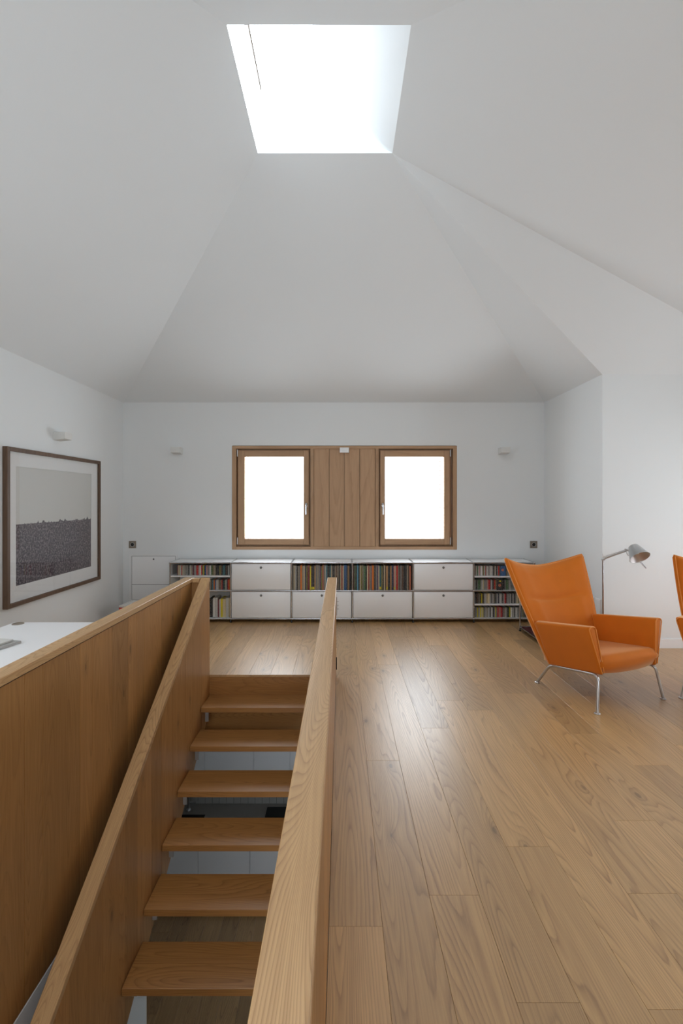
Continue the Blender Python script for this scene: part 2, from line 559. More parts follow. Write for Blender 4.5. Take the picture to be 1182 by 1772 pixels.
# assumed side window (frame, mullions, panes), outside the picture
sw = MB()
y0, y1, z0, z1 = RW_Y0, RW_Y1, RW_Z0, RW_Z1
fx0, fx1 = XR + 0.06, XR + 0.13
sw.box(fx0, fx1, y0, y1, z0, z0 + 0.07).box(fx0, fx1, y0, y1, z1 - 0.07, z1)
nb = 2
for i in range(nb + 1):
    yy = y0 + (y1 - y0 - 0.07) * i / nb
    sw.box(fx0, fx1, yy, yy + 0.07, z0 + 0.07, z1 - 0.07)
swo = struct(sw.build('assumed_side_window', M_WIN), 'assumed wide oak framed window in the right wall, out of view')
for i in range(nb):
    ya = y0 + 0.07 + (y1 - y0 - 0.07) * i / nb
    yb = y0 + (y1 - y0 - 0.07) * (i + 1) / nb
    MB().box(fx0 + 0.03, fx0 + 0.036, ya, yb, z0 + 0.07, z1 - 0.07).build('pane', M_GLASS, swo)

# baseboards
struct(MB().box(XJ + 0.001, XR, YJ - 0.014, YJ - 0.0005, 0, 0.095, 0.002).build('baseboard_right_front', M_BASEB), 'white baseboard of the bright wall')
struct(MB().box(XJ - 0.014, XJ - 0.0005, YJ, YB - 0.001, 0, 0.095, 0.002).build('baseboard_alcove', M_BASEB), 'white baseboard in the alcove')
struct(MB().box(XL + 0.0005, XJ - 0.015, YB - 0.014, YB - 0.0005, 0, 0.095, 0.002).build('baseboard_back', M_BASEB), 'white baseboard of the back wall')
struct(MB().box(XL + 0.0005, XL + 0.014, YN, YB - 0.015, 0, 0.095, 0.002).build('baseboard_left', M_BASEB), 'white baseboard of the left wall')

# ------------------------------------------------------------------ upper floor with single planks
OPX0, OPX1, OPY0 = -1.302, -0.055, -0.60
fl = MB()
fl.box(XL - T, OPX0, YN - T, YB + T, -0.55, -0.02)
fl.box(OPX1, XR + T, YN - T, YB + T, -0.55, -0.02)
fl.box(OPX0, OPX1, ST_Y + 0.025, YB + T, -0.55, -0.02)
fl.box(OPX0, OPX1, YN - T, OPY0, -0.55, -0.02)
floor = struct(fl.build('floor', M_WALL), 'oak plank floor of the upper room')
PW = 0.19
X0 = -0.045


def depth_at(py):
    return F * EYE / (py - 866.0)


fixed = {0: [1603, 1168], 1: [1316, 1142], 2: [1549, 1150], 3: [1260, 1735], 4: [1465], 5: [1747, 1229], 6: [1546, 1180], 7: [1420, 1565, 1200]}
random.seed(21)
plank_cache = {}


def plank(xa, xb, ya, yb):
    g = 0.0003
    key = (round(xb - xa, 3), round(yb - ya, 3))
    if key not in plank_cache:
        hx, hy = (xb - xa) / 2 - g, (yb - ya) / 2 - g
        me = MB().box(-hx, hx, -hy, hy, -0.02, 0.0, 0.0008).mesh('plank')
        me.materials.append(M_FLOOR)
        plank_cache[key] = me
    o = bpy.data.objects.new('floor_plank', plank_cache[key])
    COL.objects.link(o)
    o.location = ((xa + xb) / 2, (ya + yb) / 2, 0)
    o.parent = floor


for k in range(-15, 25):
    xa, xb = X0 + PW * k, X0 + PW * (k + 1)
    xa, xb = max(xa, XL), min(xb, XR)
    if xb - xa < 0.02:
        continue
    joints = sorted(depth_at(p) for p in fixed.get(k, []))
    # random joints where none are given
    lo, hi = YN, YB if xb <= XJ + 0.1 else YJ
    if not joints:
        joints = [lo + random.uniform(0.3, 2.2)]
    j = joints[-1]
    while j < hi:
        j += random.uniform(1.5, 2.3)
        joints.append(j)
    j = joints[0]
    while j > lo:
        j -= random.uniform(1.5, 2.3)
        joints.insert(0, j)
    ys = [lo] + [q for q in joints if lo + 0.15 < q < hi - 0.15] + [hi]
    for a, b in zip(ys[:-1], ys[1:]):
        if xa > XL - 1 and xb > OPX0 + 0.01 and xa < OPX1 - 0.05:      # over the stair opening
            if xa < OPX0 and a < ST_Y:
                plank(xa, OPX0, a, min(b, ST_Y))
                a = ST_Y
                if b - a < 0.05:
                    continue
            if b <= ST_Y + 0.03:
                if b <= OPY0:
                    plank(xa, xb, a, b)
                continue
            a = max(a, ST_Y)
        plank(xa, xb, a, b)

# ------------------------------------------------------------------ lower storey seen through the stairs
LX0, LX1 = -3.0, 3.2
struct(MB().box(LX0 - 0.2, LX1 + 0.2, YN - 0.2, YB + 0.2, LOWZ - 0.2, LOWZ - 0.02).build('floor_lower', M_WALL), 'oak plank floor of the lower storey')
lowf = bpy.data.objects['floor_lower']
for k in range(-12, 4):
    xa, xb = X0 + PW * k, X0 + PW * (k + 1)
    st = 2.0 + (k * 0.73) % 1.6
    for a, b in ((YN, st), (st, st + 1.9), (st + 1.9, YB)):
        if b - a > 0.1:
            o = bpy.data.objects.new('floor_plank', MB().box(-PW / 2 + .0008, PW / 2 - .0008, -(b - a) / 2 + .001, (b - a) / 2 - .001, -0.02, 0).mesh('plank'))
            o.data.materials.append(M_FLOOR)
            COL.objects.link(o)
            o.location = ((xa + xb) / 2, (a + b) / 2, LOWZ)
            o.parent = lowf
struct(MB().box(LX0, LX1, YB, YB + 0.2, LOWZ, -0.55).build('wall_lower_back', M_WALL), 'kitchen wall of the lower storey')
struct(MB().box(LX0 - 0.2, LX0, YN, YB, LOWZ, -0.55).build('wall_lower_left', M_WALL), 'left wall of the lower storey')
struct(MB().box(LX1, LX1 + 0.2, YN, YB, LOWZ, -0.55).build('wall_lower_right', M_WALL), 'right wall of the lower storey')
LWX0, LWX1, LWZ0, LWZ1 = 0.2, 1.7, LOWZ + 0.8, LOWZ + 2.1  # unseen opening added so daylight reaches the kitchen fronts
struct(MB().box(LX0, LWX0, YN - 0.2, YN, LOWZ, -0.55).box(LWX1, LX1, YN - 0.2, YN, LOWZ, -0.55).box(LWX0, LWX1, YN - 0.2, YN, LOWZ, LWZ0)
       .box(LWX0, LWX1, YN - 0.2, YN, LWZ1, -0.55).build('wall_lower_near', M_WALL), 'near wall of the lower storey with an added opening for light')
struct(MB().box(-1.34, -1.285, YN, 3.2, LOWZ, -0.551).build('wall_stair', M_WALL), 'white wall beside the stairs below')
struct(MB().box(-0.105, -0.058, YN, 1.6, LOWZ, -0.551).build('wall_light_block', M_WALL), 'unseen white wall added to keep light off the stairs')  # hidden wall added to block the lower opening's light from the stairs
portal('added_lower_opening_portal', ((LWX0 + LWX1) / 2, YN - 0.1, (LWZ0 + LWZ1) / 2), (R(90), 0, 0), LWX1 - LWX0, LWZ1 - LWZ0)

CT = LOWZ + 0.9                                 # worktop height
CF = 5.72                                       # front of the base units
seams = [-2.91, -2.30, -1.69, -1.08, -0.47, 0.14, 0.75]
for i, (a, b) in enumerate(zip(seams[:-1], seams[1:])):
    txt = ['far left end', 'second from the left', 'third from the left', 'third from the right', 'second from the right', 'far right end'][i]
    u = thing('base_cabinet', 'white kitchen base cabinet below the stairs, ' + txt, 'cabinet', ((a + b) / 2, CF, LOWZ), 0, 'kitchen base cabinets')
    h = (b - a) / 2
    MB().box(-h, h, 0.02, YB - CF - 0.001, 0.10, 0.86).build('body', M_KWHITE, u)
    MB().box(-h + .002, h - .002, 0.0, 0.019, 0.075, 0.86, 0.0015).build('door', M_KWHITE, u)
    MB().box(-h, h, 0.05, 0.07, 0.0, 0.10).build('plinth', M_DARK, u)
useams = [-2.92, -2.31, -1.70, -1.09, -0.638, -0.03, 0.58]
UB = EYE - 494 * 6.02 / F                       # underside of the wall units
for i, (a, b) in enumerate(zip(useams[:-1], useams[1:])):
    txt = ['far left end', 'second from the left', 'third from the left', 'third from the right', 'second from the right', 'far right end'][i]
    u = thing('wall_cabinet', 'white kitchen wall cabinet below the stairs, ' + txt, 'cabinet', ((a + b) / 2, 6.02, UB), 0, 'kitchen wall cabinets')
    h = (b - a) / 2
    MB().box(-h, h, 0.02, YB - 6.02 - 0.001, 0, 1.3).build('body', M_KWHITE, u)
    MB().box(-h + .002, h - .002, 0.0, 0.019, 0.0, 1.3, 0.0015).build('door', M_KWHITE, u)
wt = MB().box(seams[0], seams[-1], CF - 0.015, YB - 0.012, CT - 0.038, CT, 0.002).build('worktop', M_COUNTER)
tag(wt, 'grey kitchen worktop with sink and hob below the stairs', 'worktop')
bs = MB().box(seams[0], seams[-1], YB - 0.011, YB - 0.001, CT, UB - 0.002).build('backsplash', M_DARK)
tag(bs, 'grey tiled splashback behind the kitchen worktop', 'splashback')
tl = MB().box(-0.045, 0.045, -0.004, 0, 0.0, 0.092, 0.001).mesh('tile')
tl.materials.append(M_TILE)
for i in range(23):
    for j in range(4):
        o = bpy.data.objects.new('tile', tl)
        COL.objects.link(o)
        o.location = (-2.30 + i * 0.0935, YB - 0.0112, CT + 0.002 + j * 0.0955)
        o.parent = bs
hob = MB().box(-0.96, -0.40, 5.80, 6.28, CT, CT + 0.006, 0.002).build('hob', M_BLACK)
tag(hob, 'black glass hob set in the kitchen worktop', 'hob')
snk = MB().box(-2.15, -1.72, 5.80, 6.13, CT, CT + 0.003, 0.001).build('sink', M_BLACK)
tag(snk, 'dark sink in the kitchen worktop', 'sink')
fa = thing('faucet', 'dark steel faucet at the kitchen sink', 'faucet', (-1.96, 6.22, CT))
MB().lathe([(0.0, 0), (0.03, 0), (0.03, 0.01), (0.022, 0.03), (0.0, 0.03)]).build('base', M_SATIN, fa)
MB().tube(bent([(0, 0, 0.02), (0, 0, 0.30), (0, -0.20, 0.30), (0, -0.20, 0.24)], 0.08, 8), 0.014).build('spout', M_SATIN, fa)
MB().tube([(0, 0, 0.10), (0.10, 0, 0.10)], 0.009).build('lever', M_SATIN, fa)

# ------------------------------------------------------------------ staircase
stair = thing('staircase', 'open oak staircase descending to the kitchen', 'staircase', (ST_X0, ST_Y, 0))
tw = ST_X1 - ST_X0
tme = MB().box(0.001, tw - 0.001, 0, 0.27, -0.04, 0, 0.0025).mesh('tread')
tme.materials.append(M_TREAD)
bme = MB().box(0, 0.026, 0, 0.012, -0.13, 0).add([(0.026, 0, 0), (0.026, 0.012, 0), (0.046, 0, 0), (0.046, 0.012, 0), (0.026, 0, -0.03), (0.026, 0.012, -0.03)],
                                               [(0, 2, 4), (1, 5, 3), (2, 3, 5, 4)]).mesh('bracket')
bme.materials.append(plain('bracket_grey', (0.36, 0.33, 0.31), 0.5))
for n in range(1, 19):
    o = bpy.data.objects.new('tread', tme)
    COL.objects.link(o)
    o.location = (0, -GO * n + 0.012, -RISE * n)
    o.parent = stair
    if n <= 9:
        o = bpy.data.objects.new('bracket', bme)
        COL.objects.link(o)
        o.location = (0.0005, -GO * n + 0.14, -RISE * n - 0.0405)
        o.parent = stair
MB().box(-0.16, tw + 0.05, 0.0, 0.024, -0.55, -0.021).build('riser_board', M_TREAD, stair)
slope = RISE / GO
RZ = 0.84                                        # guard height

# sloping guard beside the stairs
gd = thing('stair_guard', 'sloping oak board guard and handrail beside the stairs', 'railing', (-1.176, ST_Y, 0))
GXa, GXb = -0.039, 0.0385


def gz(y):
    return RZ + slope * y          # y is negative towards the camera


ys = [0.0]
random.seed(5)
while ys[-1] > -4.6:
    ys.append(ys[-1] - random.choice((0.16, 0.2, 0.24, 0.28)))
for a, b in zip(ys[:-1], ys[1:]):
    a2, b2 = a - 0.0006, b + 0.0006
    MB().prism([(a2, gz(a2) - 0.044), (b2, gz(b2) - 0.044), (b2, slope * b2 - 0.31), (a2, slope * a2 - 0.31)], 'X', GXa + 0.002, GXb - 0.001).build('board', M_PANEL, gd)
L = math.hypot(4.6, 4.6 * slope)
hr = MB().box(GXa, GXb, -L, 0, -0.034, 0, 0.0025).build('handrail', M_RAIL, gd)
hr.rotation_euler = (math.atan(slope), 0, 0)
hr.location = (0, 0.004, RZ)
# level guards
og = thing('floor_guard', 'level oak guard with cap between desk and stairs', 'railing', (-1.315, ST_Y, 0))
ys = [0.0]
random.seed(11)
while ys[-1] > -4.6:
    ys.append(ys[-1] - random.choice((0.17, 0.21, 0.26, 0.3, 0.12)))
for a, b in zip(ys[:-1], ys[1:]):
    MB().box(0.014, 0.029, b + 0.0005, a - 0.0005, -0.545, 0.798, 0.0008).build('board', M_PANEL, og)
MB().box(-0.035, 0.012, ys[-1], 0, 0.001, 0.798).build('core', M_PANEL, og)
MB().box(-0.04, 0.04, ys[-1], 0.004, 0.806, RZ, 0.0025).build('cap', M_RAIL, og)
MB().box(-0.03, 0.026, ys[-1], 0.0, 0.797, 0.807).build('shadow_gap', M_DARK, og)
MB().box(0.030, 0.098, -0.03, 0.003, -0.545, 0.805).build('end_post', M_PANEL, og)
MB().box(0.041, 0.098, -0.055, 0.003, 0.806, RZ - 0.002, 0.001).build('end_cap', M_RAIL, og)
rg = thing('floor_guard', 'level oak guard with cap beside the open floor', 'railing', (-0.08, ST_Y, 0))
for a, b in zip(ys[:-1], ys[1:]):
    MB().box(-0.03, 0.034, b + 0.0005, a - 0.0005, 0.001, 0.798, 0.0008).build('board', M_PANEL, rg)
MB().box(-0.03, 0.022, ys[-1], 0, -0.545, -0.001).build('edge_board', M_PANEL, rg)
MB().box(-0.04, 0.04, ys[-1], 0.004, 0.806, RZ, 0.0025).build('cap', M_RAIL, rg)
MB().box(-0.025, 0.030, ys[-1], 0.0, 0.797, 0.807).build('shadow_gap', M_DARK, rg)
MB().box(0.0341, 0.044, -0.16, -0.145, 0.55, 0.70).build('latch', M_SATIN, rg)
for q in (0.60, 0.63, 0.66):
    MB().box(0.044, 0.056, -0.157, -0.148, q, q + 0.006).build('latch_pin', M_SATIN, rg)
MB().box(0.0341, 0.042, -0.16, -0.145, 0.10, 0.20).build('latch', M_DARK, rg)

# ------------------------------------------------------------------ oak windows in the back wall
FY0, FY1 = YB - 0.006, YB + 0.10


def wx(z):
    return (380 + z / 2.686 - 591) / 131.9


def wz(z):
    return EYE - (740 + z / 2.686 - 866) / 131.9


win = struct(MB().box(wx(58), wx(77), FY0, FY1, wz(567), wz(85), 0.0015).box(wx(1085), wx(1103), FY0, FY1, wz(567), wz(85), 0.0015).build('window_1', M_WIN), 'oak window frame with two sashes in the back wall')
MB().box(wx(77), wx(1085), FY0, FY1, wz(98), wz(85), 0.0015).build('head', M_WINH, win)
MB().box(wx(77), wx(1085), FY0, FY1, wz(567), wz(553), 0.0015).build('sill', M_WINH, win)
MB().box(wx(423), wx(437), FY0, FY1, wz(553), wz(98), 0.0015).build('mullion', M_WIN, win)
MB().box(wx(725), wx(740), FY0, FY1, wz(553), wz(98), 0.0015).build('mullion', M_WIN, win)
bsx = [437, 510, 580, 652, 725]
for a, b in zip(bsx[:-1], bsx[1:]):
    MB().box(wx(a) + .0025, wx(b) - .0025, YB + 0.006, YB + 0.03, wz(553), wz(98), 0.0015).build('board', M_WIN, win)
MB().box(wx(437), wx(725), YB + 0.031, YB + 0.049, wz(553), wz(98)).build('backing', M_DARK, win)


def sash(a, b, hinge, gl, gr, name_lab):
    """casement between a and b, clear glass gl..gr"""
    t0, t1, g0, g1 = wz(105), wz(545), wz(135), wz(517)
    s0, s1 = YB + 0.018, YB + 0.085
    so = MB().box(a, gl, s0, s1, t1, t0, 0.003).box(gr, b, s0, s1, t1, t0, 0.003).build('sash', M_WIN, win)
    so['label'] = name_lab
    MB().box(gl, gr, s0, s1, g0, t0, 0.003).build('top_rail', M_WINH, so)
    MB().box(gl, gr, s0, s1, t1, g1, 0.003).build('bottom_rail', M_WINH, so)
    MB().box(gl, gr, s0 + 0.03, s0 + 0.036, g1, g0).build('pane', M_GLASS, so)
    # rebate behind the sash (closes the joint)
    MB().box(a - 0.035, gl - 0.02, s1, s1 + 0.03, t1 - 0.035, t0 + 0.035).box(gr + 0.02, b + 0.035, s1, s1 + 0.03, t1 - 0.035, t0 + 0.035) \
        .box(gl - 0.02, gr + 0.02, s1, s1 + 0.03, g0 + 0.02, t0 + 0.035).box(gl - 0.02, gr + 0.02, s1, s1 + 0.03, t1 - 0.035, g1 - 0.02).build('rebate', M_WIN, so)
    hx = (gr + b) / 2 if hinge < 0 else (gl + a) / 2
    hz = wz(365)
    hd = MB().box(hx - 0.013, hx + 0.013, s0 - 0.012, s0 - 0.0005, hz - 0.035, hz + 0.04, 0.004, 2)
    hd.tube(bent([(hx, s0 - 0.012, hz + 0.012), (hx, s0 - 0.05, hz + 0.012), (hx, s0 - 0.05, hz - 0.11)], 0.018), 0.0085)
    hd.build('handle', M_CHROME, so)
    ex = a - 0.006 if hinge < 0 else b + 0.006
    for q in (wz(118), wz(527)):
        MB().tube([(ex, s0 - 0.010, q - 0.045), (ex, s0 - 0.010, q + 0.045)], 0.008).build('hinge', M_SATIN, so)
    # venetian blind guide outside
    gxp = gl + 0.012 if hinge < 0 else gr - 0.012
    MB().box(gxp - 0.005, gxp + 0.005, YB + 0.2, YB + 0.215, g1 - 0.05, g0 + 0.05).build('blind_guide', M_ALU, so)
    return so


s1o = sash(wx(84), wx(415), -1, wx(115), wx(390), 'left oak sash with white daylight and lever handle')
s2o = sash(wx(747), wx(1072), 1, wx(770), wx(1045), 'right oak sash with white daylight and blind edge')
tth = MB().prism([(-0.012, 0), (0, 0.012), (0.012, 0.004), (0, -0.004)], 'Y', 0, 0.02).mesh('blind_slat')
tth.materials.append(M_ALU)
for i in range(17):
    o = bpy.data.objects.new('blind_slat', tth)
    COL.objects.link(o)
    o.location = (wx(1045) - 0.022, YB + 0.2, wz(505) + i * 0.062)
    o.parent = s2o
bx = thing('sensor_box', 'small white sensor box on top of the window panel', 'sensor', ((596 - 591) / 134.0, YB - 0.03, wz(118)))
MB().box(-0.06, 0.06, -0.03, 0.024, 0.0, 0.066, 0.003).build('housing', M_STEELW, bx)
MB().box(-0.03, 0.03, -0.0315, -0.0301, 0.01, 0.03).build('lens_strip', M_MAT, bx)

# ------------------------------------------------------------------ wall things
def sconce(loc, rz, label):
    t = thing('wall_sconce', label, 'wall lamp', loc, rz, 'white wall lamps')
    # local: wall plane y = 0, sticks out to -y
    m = MB()
    m.hexa([(-0.06, -0.0005, 0.0), (0.06, -0.0005, 0.0), (0.06, -0.125, 0.012), (-0.06, -0.125, 0.012), (-0.06, -0.0005, 0.082), (0.06, -0.0005, 0.082), (0.06, -0.125, 0.082), (-0.06, -0.125, 0.082)][::1])
    o = m.build('shade', M_SCONCE, t)
    b = o.modifiers.new('b', 'BEVEL')
    b.width = 0.003
    b.segments = 2
    MB().box(-0.05, 0.05, -0.115, -0.012, 0.0821, 0.084).build('diffuser', M_ALUIN, t)
    return t


sconce((-2.14, YB, 2.11), 0, 'small white wall lamp on the back wall, left of the window')
sconce((2.115, YB, 2.11), 0, 'small white wall lamp on the back wall, right of the window')
sconce((XL, 4.88, 2.105), R(90), 'white wall lamp above the framed landscape')


def socket(px, label):
    x = (px - 591) / 131.9
    t = thing('power_socket', label, 'socket', (x, YB, 0.88), 0, 'bronze power sockets')
    MB().box(-0.047, 0.047, -0.010, -0.0005, 0.0, 0.094, 0.002).build('plate', M_SOCKET, t)
    MB().lathe([(0.0, 0.0006), (0.023, 0.0006), (0.0235, 0.0)], (0, -0.0103, 0.047), (0, -1, 0)).build('recess', M_BLACK, t)
    MB().lathe([(0.024, 0.0), (0.024, 0.002), (0.029, 0.002), (0.029, 0.0)], (0, -0.010, 0.047), (0, -1, 0)).build('ring', M_SATIN, t)


socket(229.5, 'bronze power socket above the white access panel')
socket(923.5, 'bronze power socket behind the orange chair')

# access panel
ax0, ax1 = (224 - 591) / 131.9, (308 - 591) / 131.9
az1 = EYE - (959 - 866) / 131.9
ap = thing('access_panel', 'white metal access panel low in the back wall', 'panel', ((ax0 + ax1) / 2, YB, 0.12))
hw, hh = (ax1 - ax0) / 2, az1 - 0.12
MB().box(-hw + 0.02, hw - 0.02, -0.002, -0.0004, 0.02, hh - 0.02).build('shadow_gap', M_DARK, ap)
fm = MB().box(-hw, hw, -0.008, -0.0005, hh - 0.022, hh).box(-hw, -hw + 0.03, -0.008, -0.0005, 0, hh - 0.022).box(hw - 0.03, hw, -0.008, -0.0005, 0, hh - 0.022).box(-hw + .03, hw - .03, -0.008, -0.0005, 0, 0.08)
fm.build('frame', M_BASEB, ap)
dz = 0.285
MB().box(-hw + 0.034, hw - 0.034, -0.006, -0.002, dz, hh - 0.0265, 0.001).build('door', M_STEELW, ap)
MB().box(-hw + 0.034, hw - 0.034, -0.006, -0.002, 0.084, dz - 0.005, 0.001).build('lower_panel', M_STEELW, ap)
MB().lathe([(0.0, 0.004), (0.008, 0.004), (0.010, 0.0)], (0.0, -0.006, hh - 0.065), (0, -1, 0)).build('lock', M_BLACK, ap)

# white switch plates on the alcove wall
for yy, lab in ((5.02, 'white wall plate on the alcove wall, nearer the lamp'), (5.15, 'white wall plate on the alcove wall, nearer the shelving')):
    t = thing('wall_plate', lab, 'wall plate', (XJ, yy, 0.30), 0, 'white wall plates in the alcove')
    MB().box(-0.012, -0.0005, -0.05, 0.05, 0, 0.19, 0.002).build('plate', M_STEELW, t)
    MB().box(-0.0145, -0.0121, -0.04, 0.04, 0.015, 0.175, 0.001).build('cover', M_BASEB, t)

# framed landscape
pf = thing('framed_picture', 'large framed landscape print with white mat on the left wall', 'picture', (XL, 4.895, 0.583))
y0, y1, h = -0.795, 0.795, 1.381
fw = 0.036
MB().box(0.0005, 0.045, y0, y0 + fw, 0, h, 0.002).build('frame_side', M_FRAME, pf)
MB().box(0.0005, 0.045, y1 - fw, y1, 0, h, 0.002).build('frame_side', M_FRAME, pf)
MB().box(0.0005, 0.045, y0 + fw, y1 - fw, h - fw, h, 0.002).build('frame_top', M_FRAME, pf)
MB().box(0.0005, 0.045, y0 + fw, y1 - fw, 0, fw, 0.002).build('frame_bottom', M_FRAME, pf)
a0, a1, b0, b1 = 4.24 - 4.895, 5.515 - 4.895, 0.756 - 0.583, 1.804 - 0.583
MB().box(0.018, 0.022, y0 + fw, a0, fw, h - fw).box(0.018, 0.022, a1, y1 - fw, fw, h - fw).box(0.018, 0.022, a0, a1, b1, h - fw).box(0.018, 0.022, a0, a1, fw, b0).build('mat', M_MAT, pf)
# print: pale sky over a dark stony field
m, nt, b = new_mat('landscape_print')
tc = N(nt, 'ShaderNodeTexCoord')
sp = N(nt, 'ShaderNodeSeparateXYZ')
nt.links.new(tc.outputs['Object'], sp.inputs[0])
n1 = N(nt, 'ShaderNodeTexNoise')
n1.inputs['Scale'].default_value = 55
n1.inputs['Detail'].default_value = 6
nt.links.new(tc.outputs['Object'], n1.inputs['Vector'])
n2 = N(nt, 'ShaderNodeTexNoise')
n2.inputs['Scale'].default_value = 14
n2.inputs['Detail'].default_value = 5
nt.links.new(tc.outputs['Object'], n2.inputs['Vector'])
ng = ramp(nt, n1.outputs[0], [(0.36, srgb(40, 36, 42)), (0.5, srgb(84, 76, 82)), (0.62, srgb(140, 130, 132))])
ng = mixc(nt, math_n(nt, 'MULTIPLY', n2.outputs[0], 0.35), ng, srgb(78, 56, 62))
n3 = N(nt, 'ShaderNodeTexNoise')
n3.noise_dimensions = '1D'
n3.inputs['Scale'].default_value = 14
n3.inputs['Detail'].default_value = 4
nt.links.new(sp.outputs['Y'], n3.inputs['W'])
bmp = math_n(nt, 'MULTIPLY', math_n(nt, 'SUBTRACT', n3.outputs[0], 0.5, clamp=True), 0.16)
hor = math_n(nt, 'ADD', bmp, (b0 + (b1 - b0) * 0.513))
msk = math_n(nt, 'LESS_THAN', sp.outputs['Z'], hor)
nt.links.new(mixc(nt, msk, srgb(206, 205, 200), ng), b.inputs['Base Color'])
b.inputs['Roughness'].default_value = 0.6
MB().box(0.012, 0.016, a0 - 0.02, a1 + 0.02, b0 - 0.02, b1 + 0.02).build('print', m, pf)
MB().box(0.034, 0.037, y0 + fw, y1 - fw, fw, h - fw).build('glass', M_PGLASS, pf)

# ------------------------------------------------------------------ modular shelving
US = 140.5
UX0 = (293.5 - 591) / US
UY = F / US                                       # front plane
UW, UH, UD = 0.75, 0.35, 0.36
FEET = 0.035
usm = thing('sideboard', 'long low white modular sideboard with chrome tubes below the windows', 'sideboard', (UX0, UY, 0))
TR = 0.0095
zr = [FEET + TR, FEET + TR + 0.345, FEET + TR + 0.69]
xs = [i * UW for i in range(7)]


def hole(m, p):
    m.lathe([(0.0, -0.0125), (0.008, -0.0105), (0.0125, 0), (0.008, 0.0105), (0.0, 0.0125)], p, n=10)


for x in xs:
    post = MB()
    for y in (TR, UD):
        post.tube([(x, y, zr[0]), (x, y, zr[2])], TR, 8)
    post.build('post_tube', M_CHROME, usm)
    bb = MB()
    for y in (TR, UD):
        for z in zr:
            hole(bb, (x, y, z))
    bb.build('ball_joint', M_CHROME, usm)
    cr = MB()
    for z in zr:
        cr.tube([(x, TR, z), (x, UD, z)], TR, 8)
    cr.build('cross_tube', M_CHROME, usm)
    ft = MB()
    for y in (TR, UD):
        ft.lathe([(0.0, 0.0), (0.013, 0.0), (0.013, 0.012), (0.007, 0.014), (0.007, FEET)], (x, y, 0.0), n=10)
    ft.build('foot', M_BLACK, usm)
for z in zr:
    rl = MB()
    for y in (TR, UD):
        rl.tube([(0, y, z), (xs[-1], y, z)], TR, 8)
    rl.build('rail_tube', M_CHROME, usm)
g = TR + 0.001
for i in range(6):
    a, b = xs[i] + g, xs[i + 1] - g
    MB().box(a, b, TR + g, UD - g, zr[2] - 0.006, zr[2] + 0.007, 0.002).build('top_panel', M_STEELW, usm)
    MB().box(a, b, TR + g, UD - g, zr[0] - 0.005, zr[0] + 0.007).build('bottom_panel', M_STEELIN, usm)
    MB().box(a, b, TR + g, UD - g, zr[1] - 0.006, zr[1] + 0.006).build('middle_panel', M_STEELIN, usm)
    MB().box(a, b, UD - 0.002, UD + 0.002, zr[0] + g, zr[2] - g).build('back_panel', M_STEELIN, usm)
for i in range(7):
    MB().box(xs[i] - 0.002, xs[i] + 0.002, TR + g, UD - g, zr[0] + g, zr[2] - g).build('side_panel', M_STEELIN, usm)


def udoor(i, row):
    a, b = xs[i] + g + 0.001, xs[i + 1] - g - 0.001
    z0, z1 = zr[row] + g + 0.001, zr[row + 1] - g - 0.001
    d = MB().box(a, b, TR - 0.004, TR + 0.012, z0, z1, 0.004, 2).build('door', M_STEELW, usm)
    kb = MB().lathe([(0.0, 0.016), (0.010, 0.016), (0.012, 0.012), (0.008, 0.006), (0.015, 0.003), (0.015, 0.0)], ((a + b) / 2, TR - 0.0041, z1 - 0.045), (0, -1, 0), 14)
    kb.build('knob', M_KNOB, d)


for i, r in ((1, 0), (1, 1), (2, 0), (3, 0), (4, 0), (4, 1)):
    udoor(i, r)


def ushelf(i, z):
    MB().box(xs[i] + g, xs[i + 1] - g, 0.012, UD - g, z - 0.008, z + 0.008, 0.002).build('shelf', M_STEELW, usm)


SH0a = zr[1] + 0.178
ushelf(0, SH0a)
SH5a, SH5b = zr[1] + 0.172, zr[0] + 0.172
ushelf(5, SH5a)
ushelf(5, SH5b)

# ------------------------------------------------------------------ records, discs and books (each one a thing)
PAL = {
    'grey': (122, 120, 116), 'light grey': (176, 174, 170), 'white': (216, 214, 208), 'black': (26, 25, 26), 'dark grey': (62, 60, 58),
    'taupe': (132, 120, 102), 'beige': (178, 164, 138), 'cream': (206, 190, 154), 'tan': (176, 134, 88), 'brown': (92, 66, 48), 'orange': (206, 112, 30),
    'burgundy': (112, 32, 40), 'red': (190, 36, 34), 'brick red': (150, 66, 48), 'pink': (196, 140, 130), 'salmon': (190, 112, 84), 'yellow': (206, 188, 40),
    'olive': (124, 116, 54), 'green': (74, 106, 70), 'teal': (52, 104, 112), 'light blue': (92, 150, 172), 'blue': (32, 78, 124), 'navy': (28, 34, 62), 'purple': (88, 56, 88), 'mauve': (134, 104, 106),
}
SPM = {}
USED = set()


